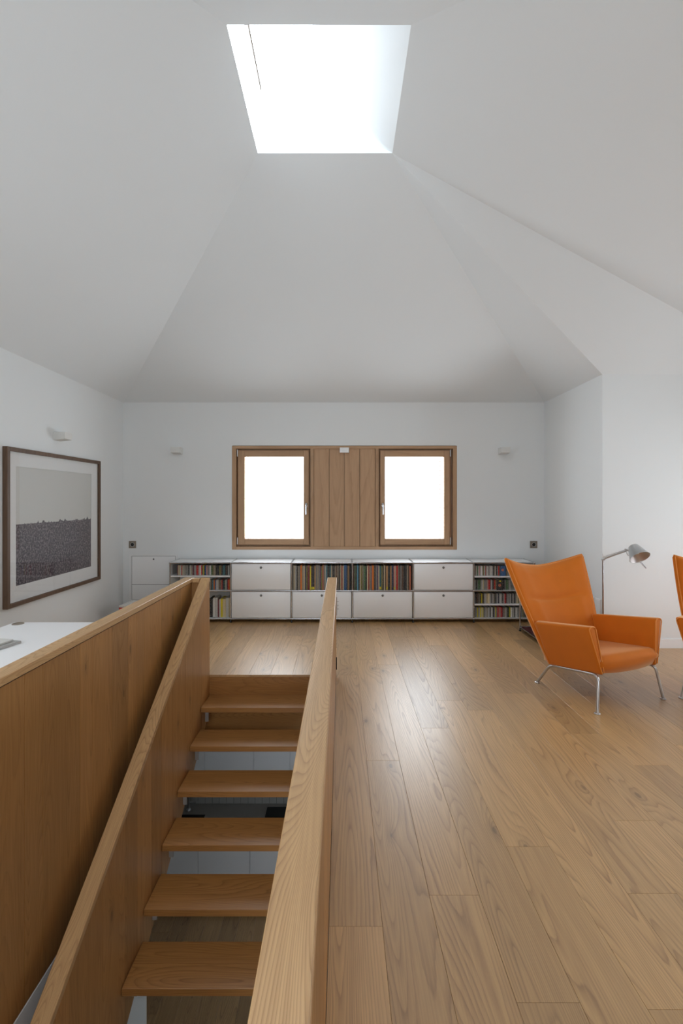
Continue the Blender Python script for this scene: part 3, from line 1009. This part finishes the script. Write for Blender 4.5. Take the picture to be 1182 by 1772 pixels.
def spine_mat(cn):
    """paper or plastic spine with faint printed lettering"""
    if cn in SPM:
        return SPM[cn]
    m, nt, b = new_mat('spine_' + cn.replace(' ', '_'))
    c = srgb(*PAL[cn])
    tc = N(nt, 'ShaderNodeTexCoord')
    oi = N(nt, 'ShaderNodeObjectInfo')
    cx = N(nt, 'ShaderNodeCombineXYZ')
    nt.links.new(math_n(nt, 'MULTIPLY', oi.outputs['Random'], 53.0), cx.inputs[2])
    ad = N(nt, 'ShaderNodeVectorMath', operation='ADD')
    nt.links.new(tc.outputs['Object'], ad.inputs[0])
    nt.links.new(cx.outputs[0], ad.inputs[1])
    mp = N(nt, 'ShaderNodeMapping')
    mp.inputs['Scale'].default_value = (120, 1, 160)
    nt.links.new(ad.outputs[0], mp.inputs['Vector'])
    no = N(nt, 'ShaderNodeTexNoise')
    no.inputs['Scale'].default_value = 1.0
    no.inputs['Detail'].default_value = 2
    nt.links.new(mp.outputs[0], no.inputs['Vector'])
    k = ramp(nt, no.outputs[0], [(0.56, (0, 0, 0)), (0.62, (1, 1, 1))])
    lum = sum(c[:3]) / 3
    ink = (0.55, 0.53, 0.48, 1) if lum < 0.2 else (0.12, 0.11, 0.11, 1)
    col = mixc(nt, math_n(nt, 'MULTIPLY', k, 0.4), c, ink)
    h = N(nt, 'ShaderNodeHueSaturation')
    nt.links.new(math_n(nt, 'MULTIPLY_ADD', oi.outputs['Random'], 0.36, 0.82), h.inputs['Value'])
    nt.links.new(col, h.inputs['Color'])
    nt.links.new(h.outputs[0], b.inputs['Base Color'])
    b.inputs['Roughness'].default_value = 0.5
    SPM[cn] = m
    return m


ORD = ('first second third fourth fifth sixth seventh eighth ninth tenth eleventh twelfth thirteenth fourteenth fifteenth sixteenth seventeenth eighteenth nineteenth twentieth '
       + ' '.join(a + '-' + b for a in ('twenty', 'thirty', 'forty', 'fifty') for b in 'first second third fourth fifth sixth seventh eighth ninth'.split())).split()
ORD[29:29] = ['thirtieth']
ORD[39:39] = ['fortieth']
ORD[49:49] = ['fiftieth']


def spines(kind, cat, names, x, x1, y, z, width, height, depth, where, group, jitter=0.1, stickers=(), vary=0.0):
    """a row of single upright items; names are colour names in order"""
    row = []
    i = 0
    xx = x
    while xx < x1 - 0.004:
        nm = names[i % len(names)]
        big = isinstance(nm, tuple)
        wd = width * (nm[1] if big else 1.0) * random.uniform(1 - jitter, 1 + jitter)
        cn = nm[0] if big else nm
        if xx + wd > x1:
            break
        row.append((cn, xx, wd, i))
        xx += wd + 0.0012
        i += 1
    for j, (cn, xx, wd, i) in enumerate(row):
        l = row[j - 1][0] if j else None
        r = row[j + 1][0] if j + 1 < len(row) else None
        if l and r:
            nb = 'between %s ones' % l if l == r else 'between %s and %s ones' % (l, r)
        else:
            nb = 'at the left end' if r else 'at the right end'
        hh = height * (1 - random.uniform(0, 0.035 + vary))
        dd = random.uniform(0, 0.012)
        b = MB().box(-wd / 2, wd / 2, 0, depth, 0, hh, 0.0012)
        o = b.build(kind, spine_mat(cn), None, (xx + wd / 2, y + dd, z))
        lab = '%s %s %s %s' % (cn, kind.replace('_', ' '), nb, where)
        if lab in USED:
            lab = '%s %s, %s from the left %s' % (cn, kind.replace('_', ' '), ORD[j], where)
        USED.add(lab)
        tag(o, lab, cat, group)
        if i in stickers:
            MB().box(-wd / 2 + .0005, wd / 2 - .0005, -0.001, 0.0, 0.008, 0.04).build('sticker', spine_mat('yellow'), o)
    return row


LP1 = ['taupe', 'beige', 'light grey', 'black', 'taupe', 'grey', ('orange', 1.5), 'taupe', ('beige', 1.5), 'navy', 'olive', ('burgundy', 2.0), ('yellow', 1.0), 'brown', ('black', 1.7), 'tan', 'grey', ('taupe', 1.5),
       'grey', 'purple', 'olive', 'salmon', 'taupe', 'light grey', 'teal', 'dark grey', 'black', 'teal', 'beige', 'dark grey', 'black', 'taupe', 'brown', ('taupe', 1.5), 'black', 'beige', 'brick red', 'cream', ('blue', 2.4), 'dark grey', 'tan', 'black']
LP2 = ['brown', 'green', 'dark grey', ('light blue', 1.2), 'black', 'beige', ('olive', 1.2), 'taupe', ('green', 1.8), 'black', 'cream', 'brick red', ('taupe', 1.2), 'mauve', ('orange', 1.6), ('dark grey', 1.6), 'grey', 'purple', 'beige', ('teal', 1.6), 'olive', 'black',
       'cream', 'brown', ('tan', 1.3), 'dark grey', 'black', 'tan', ('navy', 1.9), 'pink', 'beige', ('red', 1.5), 'taupe', 'dark grey', 'grey', ('brown', 1.6), ('black', 1.8), 'dark grey', 'taupe', 'brown', ('salmon', 1.4)]
random.seed(3)
zb = zr[1] + 0.0065
yb = UY + 0.022
for i, lst, st, wh, gr in ((2, LP1, (13, 14, 31), 'in left record bay', 'records in the left record bay'), (3, LP2, (19, 24, 29), 'in right record bay', 'records in the right record bay')):
    tot = sum(q[1] if isinstance(q, tuple) else 1 for q in lst)
    wd = (UW - 0.034 - 0.0012 * len(lst)) / tot
    spines('record_sleeve', 'record', lst, UX0 + xs[i] + 0.015, UX0 + xs[i + 1] - 0.011, yb, zb, wd * 0.995, 0.308, 0.31, wh, gr, 0.0, st)

CDP = ['grey', 'light grey', 'grey', 'white', 'dark grey', 'light grey', 'black', 'grey', 'red', 'white', 'taupe', 'light grey', 'black', 'beige', 'grey', 'yellow', 'light grey', 'grey', 'burgundy', 'white', 'dark grey', 'grey', 'green', 'light grey']


def cds(seq, x, x1, z, where, gr, h=0.125, wd=0.0118):
    return spines('disc_case', 'CD', seq, x, x1, UY + 0.05, z, wd, h, 0.14, where, gr, 0.12)


random.seed(9)
xa, xb = UX0 + xs[0] + 0.075, UX0 + xs[1] - 0.012
seq = ['burgundy', 'beige', 'cream', 'light grey', 'red', 'beige', 'light grey', 'taupe', 'grey', 'light grey', 'grey', 'black', 'light grey', 'beige', 'grey', 'burgundy', 'grey', 'light grey', 'mauve', 'red', 'brick red', 'light grey', 'white', 'red',
       'green', 'yellow', 'navy', 'blue', 'pink', 'grey', 'grey', 'light grey', 'white', 'green', 'olive', 'taupe', 'beige', 'black', 'dark grey', 'black', 'black', 'olive', 'brown', 'black', ('teal', 2.4), 'black', 'brown', 'dark grey', 'white', ('taupe', 1.8), 'black', 'dark grey', 'black', ('grey', 1.6)]
cds(seq, xa, xb, SH0a + 0.0085, 'on top shelf, left bay', 'discs on the top shelf of the left bay')
seq = ['dark grey', 'beige', 'black', 'light blue', ('orange', 1.6), 'blue', 'light grey', ('light grey', 1.5), 'taupe', 'brown', 'taupe', 'red', 'black', 'navy', 'green', 'light grey', 'black', 'red', ('orange', 1.5), 'yellow']
cds(seq, UX0 + xs[1] - 0.275, xb, zr[1] + 0.0065, 'on second shelf, left bay', 'discs on the second shelf of the left bay')
for q in range(1):
    bk = ['black', ('black', 0.8), ('white', 1.5), ('white', 1.2), ('burgundy', 0.8), ('white', 0.8), ('yellow', 1.2), ('cream', 1.7), ('white', 1.5), ('cream', 0.8), ('light blue', 1.6)]
    spines('book', 'book', bk, UX0 + xs[1] - 0.275, xb, UY + 0.06, zr[0] + 0.0075, 0.0215, 0.245, 0.18, 'on bottom shelf, left bay', 'books on the bottom shelf of the left bay', 0.02, (), 0.08)
x5 = UX0 + xs[5] + 0.014
rows = [(SH5a + 0.0085, 0.42, 'on top shelf, right bay', ['dark grey', 'taupe', 'light grey', 'green', 'light grey', 'pink', 'light grey', 'white', 'light grey', 'olive', 'light grey', 'brick red', 'light grey', 'white', 'grey', 'light grey', 'white', 'light grey', 'black', 'taupe', 'light grey', 'black', 'grey', 'red', 'grey', 'light grey', 'grey', 'light blue', 'grey', 'light grey']),
        (zr[1] + 0.0065, 0.47, 'on second shelf, right bay', ['grey', 'light grey', 'black', 'grey', ('green', 1.4), ('green', 1.2), 'grey', 'light grey', ('cream', 1.5), 'grey', 'grey', 'grey', 'pink', ('red', 1.8), 'grey', 'light grey', 'dark grey', 'brown', 'red', 'tan', 'grey', ('white', 1.5), ('cream', 1.2), 'black']),
        (SH5b + 0.0085, 0.56, 'on third shelf, right bay', ['light grey', 'dark grey', 'black', 'brown', 'dark grey', 'taupe', 'black', 'yellow', 'olive', 'dark grey', 'light grey', 'light grey', ('cream', 1.6), ('cream', 1.6), 'light grey', 'grey', 'grey', 'light grey', 'taupe', 'black', ('grey', 1.3), 'light grey', 'navy', ('light grey', 1.2), 'white', 'grey', 'black', 'light grey', 'red', 'burgundy', 'grey', 'light grey', 'grey', 'white', 'dark grey', 'grey', 'light grey', 'black', 'grey', ('cream', 1.8), 'olive', 'burgundy', 'grey', 'light grey']),
        (zr[0] + 0.0075, 0.64, 'on bottom shelf, right bay', ['olive', 'grey', 'light grey', 'yellow', 'grey', 'light grey', 'yellow', 'light grey', 'yellow', 'grey', 'grey', 'light grey', 'taupe', 'light grey', 'light grey', 'black', 'white', 'light grey', 'black', 'light grey', 'yellow', 'grey', ('red', 1.2), 'pink', ('pink', 1.5), 'red', 'burgundy', 'grey', 'taupe', 'light grey', 'grey', 'black', 'green', 'yellow', ('white', 1.8), 'grey', 'light grey', 'black', ('white', 2.2), 'light grey', 'grey', 'light grey', 'black', 'light grey'])]
for z, ln, wh, seq in rows:
    r = cds(seq, x5, x5 + ln, z, wh, 'discs ' + wh.replace(',', ' of the'))
# two cases standing face out
t = thing('disc_case', 'blue disc case with a portrait, face out on top shelf, right bay', 'CD', (x5 + 0.354, UY + 0.03, SH5a + 0.0085), 0, 'face-out discs in the right bay')
MB().box(-0.032, 0.032, 0, 0.010, 0, 0.124, 0.001).build('case', spine_mat('blue'), t)
MB().lathe([(0.0, 0.0005), (0.014, 0.0003), (0.016, 0)], (-0.004, -0.0003, 0.075), (0, -1, 0)).build('cover_print', spine_mat('salmon'), t)
t = thing('disc_case', 'black disc case with a portrait, face out on second shelf, right bay', 'CD', (x5 + 0.318, UY + 0.03, zr[1] + 0.0065), 0, 'face-out discs in the right bay')
MB().box(-0.042, 0.042, 0, 0.010, 0, 0.124, 0.001).build('case', spine_mat('black'), t)
MB().lathe([(0.0, 0.0005), (0.017, 0.0003), (0.019, 0)], (-0.006, -0.0003, 0.058), (0, -1, 0)).build('cover_print', spine_mat('salmon'), t)
MB().box(-0.012, 0.012, -0.0006, -0.0001, 0.103, 0.118).build('cover_title', spine_mat('yellow'), t)

# stack of magazines on the floor in the left corner
mg = [('white', 0.03), ('red', 0.028), ('light grey', 0.03), ('white', 0.022), ('dark grey', 0.03), ('beige', 0.03), ('white', 0.028), ('light grey', 0.03), ('red', 0.03), ('white', 0.022)]
zz = 0.0
ord_ = ['bottom', 'second', 'third', 'fourth', 'fifth', 'sixth', 'seventh', 'eighth', 'second from top', 'top']
for i, (cn, th) in enumerate(mg):
    rz = random.uniform(-0.05, 0.05)
    o = MB().box(-0.12, 0.12, -0.15, 0.15, 0, th - 0.0004, 0.0015).build('magazine', spine_mat(cn), None, (-2.46, 5.78, zz))
    o.rotation_euler = (0, 0, rz)
    tag(o, '%s magazine in the corner stack, %s' % (cn, ord_[i] if i in (0, 8, 9) else ord_[i] + ' from the floor'), 'magazine', 'magazines stacked in the corner')
    if i == 9:
        MB().box(-0.03, 0.10, -0.02, 0.12, th - 0.0003, th + 0.0006).build('cover_print', spine_mat('red'), o)
    zz += th + 0.0003

# ------------------------------------------------------------------ low chrome shelf with dark red panel
lo = thing('low_shelf', 'low chrome tube shelf with dark red panel behind the orange chair', 'shelf', (2.06, 4.86, 0))
M_RED = plain('dark_red_lacquer', (0.09, 0.008, 0.012), 0.35, noise=0.05)
lw, ll, lh = 0.36, 0.74, 0.37
for z in (FEET + TR, lh):
    MB().tube([(0, 0, z), (0, ll, z)], TR, 8).tube([(lw, 0, z), (lw, ll, z)], TR, 8).tube([(0, 0, z), (lw, 0, z)], TR, 8).tube([(0, ll, z), (lw, ll, z)], TR, 8).build('rail_tube', M_CHROME, lo)
for x in (0, lw):
    for y in (0, ll):
        MB().tube([(x, y, FEET + TR), (x, y, lh)], TR, 8).build('post_tube', M_CHROME, lo)
        MB().lathe([(0.0, 0.0), (0.013, 0.0), (0.013, 0.012), (0.007, 0.014), (0.007, FEET)], (x, y, 0), n=10).build('foot', M_BLACK, lo)
MB().box(g, lw - g, g, ll - g, FEET + TR - 0.005, FEET + TR + 0.006).build('red_panel', M_RED, lo)
MB().box(g, lw - g, g, ll - g, lh - 0.006, lh + 0.006).build('top_panel', M_RED, lo)
dv = thing('stereo_unit', 'black stereo unit on the low red shelf', 'stereo', (2.27, 5.17, FEET + TR + 0.0065))
MB().box(-0.12, 0.12, -0.2, 0.22, 0.008, 0.12, 0.003).build('case', M_BLACK, dv)
MB().box(-0.122, -0.1201, -0.17, 0.19, 0.02, 0.10).build('front_plate', M_DARK, dv)
for sx in (-0.09, 0.09):
    MB().box(sx - .012, sx + .012, -0.17, 0.19, 0, 0.0081).build('foot', M_BLACK, dv)

# ------------------------------------------------------------------ desk on the left
dk = thing('desk', 'white desk between left wall and oak guard', 'desk', (-1.72, 2.0, 0))
DZ = 0.74
MB().box(-0.335, 0.355, -1.1, 1.05, DZ - 0.02, DZ, 0.002).build('desk_top', M_DESK, dk)
for x in (-0.30, 0.32):
    for y in (-1.05, 1.0):
        MB().tube([(x, y, 0), (x, y, DZ - 0.021)], 0.014, 10).build('leg', M_CHROME, dk)
MB().tube([(-0.30, -1.05, DZ - 0.04), (-0.30, 1.0, DZ - 0.04)], 0.012).tube([(0.32, -1.05, DZ - 0.04), (0.32, 1.0, DZ - 0.04)], 0.012).build('under_frame', M_CHROME, dk)
MB().lathe([(0.0, 0.001), (0.022, 0.001), (0.026, 0.004), (0.032, 0.004), (0.034, 0.0)], (-0.285, 1.008, DZ), n=20).build('cable_grommet', M_SOCKET, dk)
for i, (cn, lab, th, sx, sy, z) in enumerate((('light grey', 'grey booklet lying on the white desk', 0.012, 0.10, 0.14, DZ), ('white', 'white booklet on top of the grey one', 0.010, 0.085, 0.12, DZ + 0.0122))):
    o = MB().box(-sx, sx, -sy, sy, 0, th, 0.002).build('booklet', spine_mat(cn), None, (-1.845 - 0.02 * i, 2.49 + 0.01 * i, z + 0.0002))
    o.rotation_euler = (0, 0, R(-12))
    tag(o, lab, 'booklet')

# ------------------------------------------------------------------ floor lamp
lp = thing('floor_lamp', 'aluminium reading lamp with tilted shade behind the chair', 'lamp', (2.451, 4.55, 0))
MB().lathe([(0.0, 0.0), (0.115, 0.0), (0.115, 0.006), (0.10, 0.012), (0.012, 0.014), (0.012, 0.03)], n=28).build('base', M_ALU, lp)
MB().tube([(0, 0, 0.01), (0, 0, 0.95)], 0.0075, 12).build('pole', M_CHROME, lp)
MB().lathe([(0.0, -0.012), (0.012, -0.012), (0.014, 0), (0.012, 0.012), (0.0, 0.012)], (0.004, 0, 0.955), (0, 1, 0), 12).tube([(-0.01, 0, 0.945), (0.012, 0, 0.962)], 0.008).build('joint', M_SATIN, lp)
E = Vector((0.198, -0.03, 1.036))
A = Vector((0.008, 0, 0.96))
MB().tube([A, E], 0.0085, 10).tube([A + Vector((0.0, 0, 0.018)), E + Vector((0, 0, 0.012))], 0.0025, 6).build('arm', M_SATIN, lp)
MB().tube([A + Vector((0, 0, 0.01)), A + Vector((-0.012, 0, 0.045))], 0.0018, 6).build('spring_wire', M_SATIN, lp)
cap = Vector((0.252, -0.05, 1.080))
axd = Vector((0.10, -0.65, -0.75)).normalized()
sh = MB().lathe([(0.0, -0.006), (0.034, -0.004), (0.044, 0.004), (0.088, 0.125), (0.0905, 0.126), (0.0865, 0.124), (0.042, 0.006), (0.0, 0.002)], cap, axd, 32).build('shade', M_ALU, lp)
MB().lathe([(0.0, 0.088), (0.018, 0.084), (0.028, 0.066), (0.024, 0.045), (0.014, 0.03), (0.014, 0.004)], cap, axd, 18).build('bulb', M_BULB, sh)
lpq = cap + axd * 0.115
MB().tube(bent([E, E + Vector((0.012, -0.01, -0.045)), E + Vector((0.05, -0.02, -0.045)), E + Vector((0.062, -0.025, -0.02))], 0.02), 0.004, 8).build('yoke', M_SATIN, lp)
MB().tube([E + Vector((-0.012, 0, 0.012)), E + Vector((0.02, -0.01, 0.004))], 0.010, 10).build('head_joint', M_SATIN, lp)
hq = cap + axd * 0.118 + Vector((-0.02, -0.05, -0.045))
MB().tube([hq + Vector((-0.012, 0, 0.01)), hq + Vector((0.03, -0.03, -0.05))], 0.0028, 6).tube([hq + Vector((0.0, 0, 0.01)), hq + Vector((0.034, -0.03, -0.048))], 0.0028, 6).build('handle_rod', M_CHROME, lp)

# ------------------------------------------------------------------ wing chairs
def lerp(a, b, t):
    return a + (b - a) * t


def interp(tab, z):
    if z <= tab[0][0]:
        return tab[0][1]
    for (a, va), (b, vb) in zip(tab[:-1], tab[1:]):
        if z <= b:
            t = (z - a) / (b - a)
            t = t * t * (3 - 2 * t) * 0.4 + t * 0.6
            return lerp(va, vb, t)
    return tab[-1][1]


def chair(name, label):
    c = thing(name, label, 'armchair', (0, 0, 0), 0, 'orange wing chairs')
    # ---- back shell: a curved, padded sheet from the seat to the wing tips
    nu, nv = 30, 64
    front, back = [], []
    EB, ET = Vector((0.285, 0.175, 0.20)), Vector((0.437, 0.52, 1.0))      # side edge, bottom and tip

    def surf(u, v):
        # u -1..1 across, v 0..1 up
        e = EB.lerp(ET, v)
        e.x += 0.014 * math.sin(math.pi * v)
        cz = lerp(0.20, 0.912, v)
        cy = lerp(0.235, 0.60, v ** 0.95)
        k = abs(u) ** 2.3
        kz = abs(u) ** 1.7
        y = lerp(cy, e.y, k)
        z = lerp(cz, e.z, kz)
        x = u * e.x
        return Vector((x, y, z))
    pts = [[surf(-1 + 2 * i / nu, j / nv) for i in range(nu + 1)] for j in range(nv + 1)]

    def nrm(i, j):
        a = pts[j][min(i + 1, nu)] - pts[j][max(i - 1, 0)]
        b = pts[min(j + 1, nv)][i] - pts[max(j - 1, 0)][i]
        return a.cross(b).normalized()          # towards the sitter (-y)
    m = MB()
    vf, vb = [], []
    for j in range(nv + 1):
        for i in range(nu + 1):
            u = -1 + 2 * i / nu
            v = j / nv
            n = nrm(i, j)
            edge = min(1.0, (1 - abs(u)) / 0.10)
            edge = min(edge, (1 - v) / 0.06 + 0.0, 1.0)
            edge = max(0.0, edge)
            th = 0.014 + 0.020 * math.sqrt(edge)
            pad = 0.0
            if v < 0.60:                                   # lumbar pad under the seam
                pad = 0.036 * min(1, (0.60 - v) / 0.05) ** 0.5 * max(0.0, min(1.0, (0.92 - abs(u)) / 0.22)) ** 1.2
            else:
                pad = 0.026 * min(1.0, (v - 0.60) / 0.06) ** 0.5 * max(0.0, min(1.0, (0.95 - abs(u)) / 0.3)) * min(1, (1 - v) / 0.12)
            vf.append(pts[j][i] + n * (th + pad))
            vb.append(pts[j][i] - n * (th + 0.012 * (1 - u * u)))
    W = nu + 1
    no = len(vf)
    fs = []
    for j in range(nv):
        for i in range(nu):
            a = j * W + i
            fs.append((a, a + 1, a + W + 1, a + W))
            fs.append((no + a, no + a + W, no + a + W + 1, no + a + 1))
    for j in range(nv):
        a = j * W
        fs.append((a, a + W, no + a + W, no + a))
        a = j * W + nu
        fs.append((a, no + a, no + a + W, a + W))
    for i in range(nu):
        fs.append((i, no + i, no + i + 1, i + 1))
        a = nv * W + i
        fs.append((a, a + 1, no + a + 1, no + a))
    m.add(vf + vb, fs, True)
    bo = m.build('backrest', M_VELVET, c)
    # piping along both sides and the top
    path = [vf[j * W] * 0.5 + vb[j * W] * 0.5 for j in range(nv + 1)] + [vf[nv * W + i] * 0.5 + vb[nv * W + i] * 0.5 for i in range(1, nu)] + [vf[j * W + nu] * 0.5 + vb[j * W + nu] * 0.5 for j in range(nv, -1, -1)]
    MB().tube(path, 0.0145, 8).build('edge_roll', M_VELVET, bo)
    path = [vf[j * W] * 0.93 + vf[j * W + 1] * 0.07 for j in range(nv + 1)] + [vf[nv * W + i] for i in range(1, nu)] + [vf[j * W + nu] * 0.93 + vf[j * W + nu - 1] * 0.07 for j in range(nv, -1, -1)]
    MB().tube(path, 0.0045, 6).build('piping', M_PIPING, bo)
    # ---- arms
    for s in (-1, 1):
        o4 = [(0.290, -0.300, 0.262), (0.385, -0.268, 0.605), (0.378, 0.255, 0.520), (0.288, 0.19, 0.185)]   # outer face: front-low, front-top, rear-top, rear-low
        i4 = [(0.262, -0.300, 0.262), (0.305, -0.268, 0.605), (0.300, 0.30, 0.520), (0.262, 0.20, 0.185)]
        n1, n2 = 12, 8
        bm = bmesh.new()

        def quad(q, a, b):
            p = Vector(q[0]).lerp(Vector(q[3]), a)
            r = Vector(q[1]).lerp(Vector(q[2]), a)
            return p.lerp(r, b)
        vo = [[bm.verts.new(quad(o4, i / n1, j / n2) * 1.0) for j in range(n2 + 1)] for i in range(n1 + 1)]
        vi = [[bm.verts.new(quad(i4, i / n1, j / n2) * 1.0) for j in range(n2 + 1)] for i in range(n1 + 1)]
        for i in range(n1):
            for j in range(n2):
                bm.faces.new((vo[i][j], vo[i + 1][j], vo[i + 1][j + 1], vo[i][j + 1]))
                bm.faces.new((vi[i][j], vi[i][j + 1], vi[i + 1][j + 1], vi[i + 1][j]))
        for i in range(n1):
            bm.faces.new((vo[i][0], vi[i][0], vi[i + 1][0], vo[i + 1][0]))
            bm.faces.new((vo[i][n2], vo[i + 1][n2], vi[i + 1][n2], vi[i][n2]))
        for j in range(n2):
            bm.faces.new((vo[0][j], vo[0][j + 1], vi[0][j + 1], vi[0][j]))
            bm.faces.new((vo[n1][j], vi[n1][j], vi[n1][j + 1], vo[n1][j + 1]))
        bm.normal_update()
        sharp = [e for e in bm.edges if len(e.link_faces) == 2 and e.calc_face_angle() > 0.9]
        bmesh.ops.bevel(bm, geom=sharp, offset=0.020, segments=4, profile=0.6, affect='EDGES')
        if s < 0:
            for v in bm.verts:
                v.co.x = -v.co.x
        bmesh.ops.recalc_face_normals(bm, faces=bm.faces)
        me = bpy.data.meshes.new('armrest')
        bm.to_mesh(me)
        bm.free()
        for p in me.polygons:
            p.use_smooth = True
        me.materials.append(M_VELVET)
        ao = bpy.data.objects.new('armrest', me)
        COL.objects.link(ao)
        ao.parent = c
        pf_ = [(0.286, -0.302, 0.275), (0.3775, -0.2725, 0.585), (0.362, -0.2705, 0.602), (0.330, -0.2705, 0.602), (0.313, -0.2725, 0.585), (0.268, -0.302, 0.275)]
        MB().tube(bent([(s * p[0], p[1] + 0.002, p[2]) for p in pf_], 0.012, 3), 0.0042, 6).build('piping', M_PIPING, ao)
    # ---- seat cushion
    nx, ny = 18, 18
    m = MB()
    top, bot = [], []
    for j in range(ny + 1):
        for i in range(nx + 1):
            u, v = -1 + 2 * i / nx, j / ny
            yf = -0.325 + 0.022 * abs(u) ** 2.5              # bowed front
            y = lerp(yf, 0.27, v)
            hw = lerp(0.305, 0.27, v)
            x = u * hw
            e = min(1.0, (1 - abs(u)) / 0.12) * 1.0
            ef = min(1.0, v / 0.10)
            rnd = (1 - math.sqrt(max(0.0, 1 - (1 - ef) ** 2))) * 0.05
            rs = (1 - math.sqrt(max(0.0, 1 - (1 - e) ** 2))) * 0.012
            zt = lerp(0.392, 0.315, v) + 0.008 * (1 - u * u) * math.sin(math.pi * min(1, v * 1.1 + 0.1)) - rnd - rs
            top.append(Vector((x, y - (1 - ef) * 0.0, zt)))
            bot.append(Vector((x * 0.96, y + (0.03 * (1 - v)), lerp(0.268, 0.195, v) - 0.012 * (1 - u * u) * (1 - v))))
    W = nx + 1
    no = len(top)
    fs = []
    for j in range(ny):
        for i in range(nx):
            a = j * W + i
            fs.append((a, a + 1, a + W + 1, a + W))
            fs.append((no + a, no + a + W, no + a + W + 1, no + a + 1))
    for i in range(nx):
        fs.append((i, no + i, no + i + 1, i + 1))
        a = ny * W + i
        fs.append((a, a + 1, no + a + 1, no + a))
    for j in range(ny):
        a = j * W
        fs.append((a, a + W, no + a + W, no + a))
        a = j * W + nx
        fs.append((a, no + a, no + a + W, a + W))
    m.add(top + bot, fs, True)
    m.build('seat', M_VELVET, c)
    # ---- steel legs
    tr = 0.0105
    for s in (-1, 1):
        FB, RB = Vector((s * 0.285, -0.255, 0.252)), Vector((s * 0.27, 0.185, 0.178))
        FF, RF = Vector((s * 0.342, -0.307, 0.006)), Vector((s * 0.294, 0.307, 0.006))
        mid = FB.lerp(RB, 0.5)
        fl_ = MB().tube(bent([FB.lerp(RB, 0.25), FB + Vector((s * 0.01, -0.022, 0.002)), FF], 0.05, 7), tr, 12).build('leg', M_SATIN, c)
        rl_ = MB().tube(bent([FB.lerp(RB, 0.75), RB + Vector((0, 0.01, 0)), RF], 0.05, 7), tr, 12).build('leg', M_SATIN, c)
        MB().tube([FB.lerp(RB, 0.25), FB.lerp(RB, 0.75)], tr, 12).build('side_rail', M_SATIN, c)
        for q, l in ((FF, fl_), (RF, rl_)):
            MB().lathe([(0.0, 0.0), (0.020, 0.0), (0.021, 0.004), (0.018, 0.008), (0.0, 0.010)], (q.x, q.y, 0.0), n=16).build('foot_pad', M_SATIN, l)
    MB().tube([(-0.275, 0.10, 0.19), (0.275, 0.10, 0.19)], tr * 0.9, 10).build('cross_bar', M_SATIN, c)
    MB().tube([(-0.28, -0.2, 0.24), (0.28, -0.2, 0.24)], tr * 0.9, 10).build('cross_bar', M_SATIN, c)
    return c


ch = chair('wing_chair', 'orange velvet wing chair with steel legs, in full view by the lamp')
ch.location = (2.006, 3.836, 0)
ch.rotation_euler = (0, 0, R(22))
ch2 = copy_tree(ch)
ch2.location = (3.048, 3.73, 0)
ch2.rotation_euler = (0, 0, R(-37.7))
ch2['label'] = 'orange velvet wing chair cut off by the right edge of the picture'
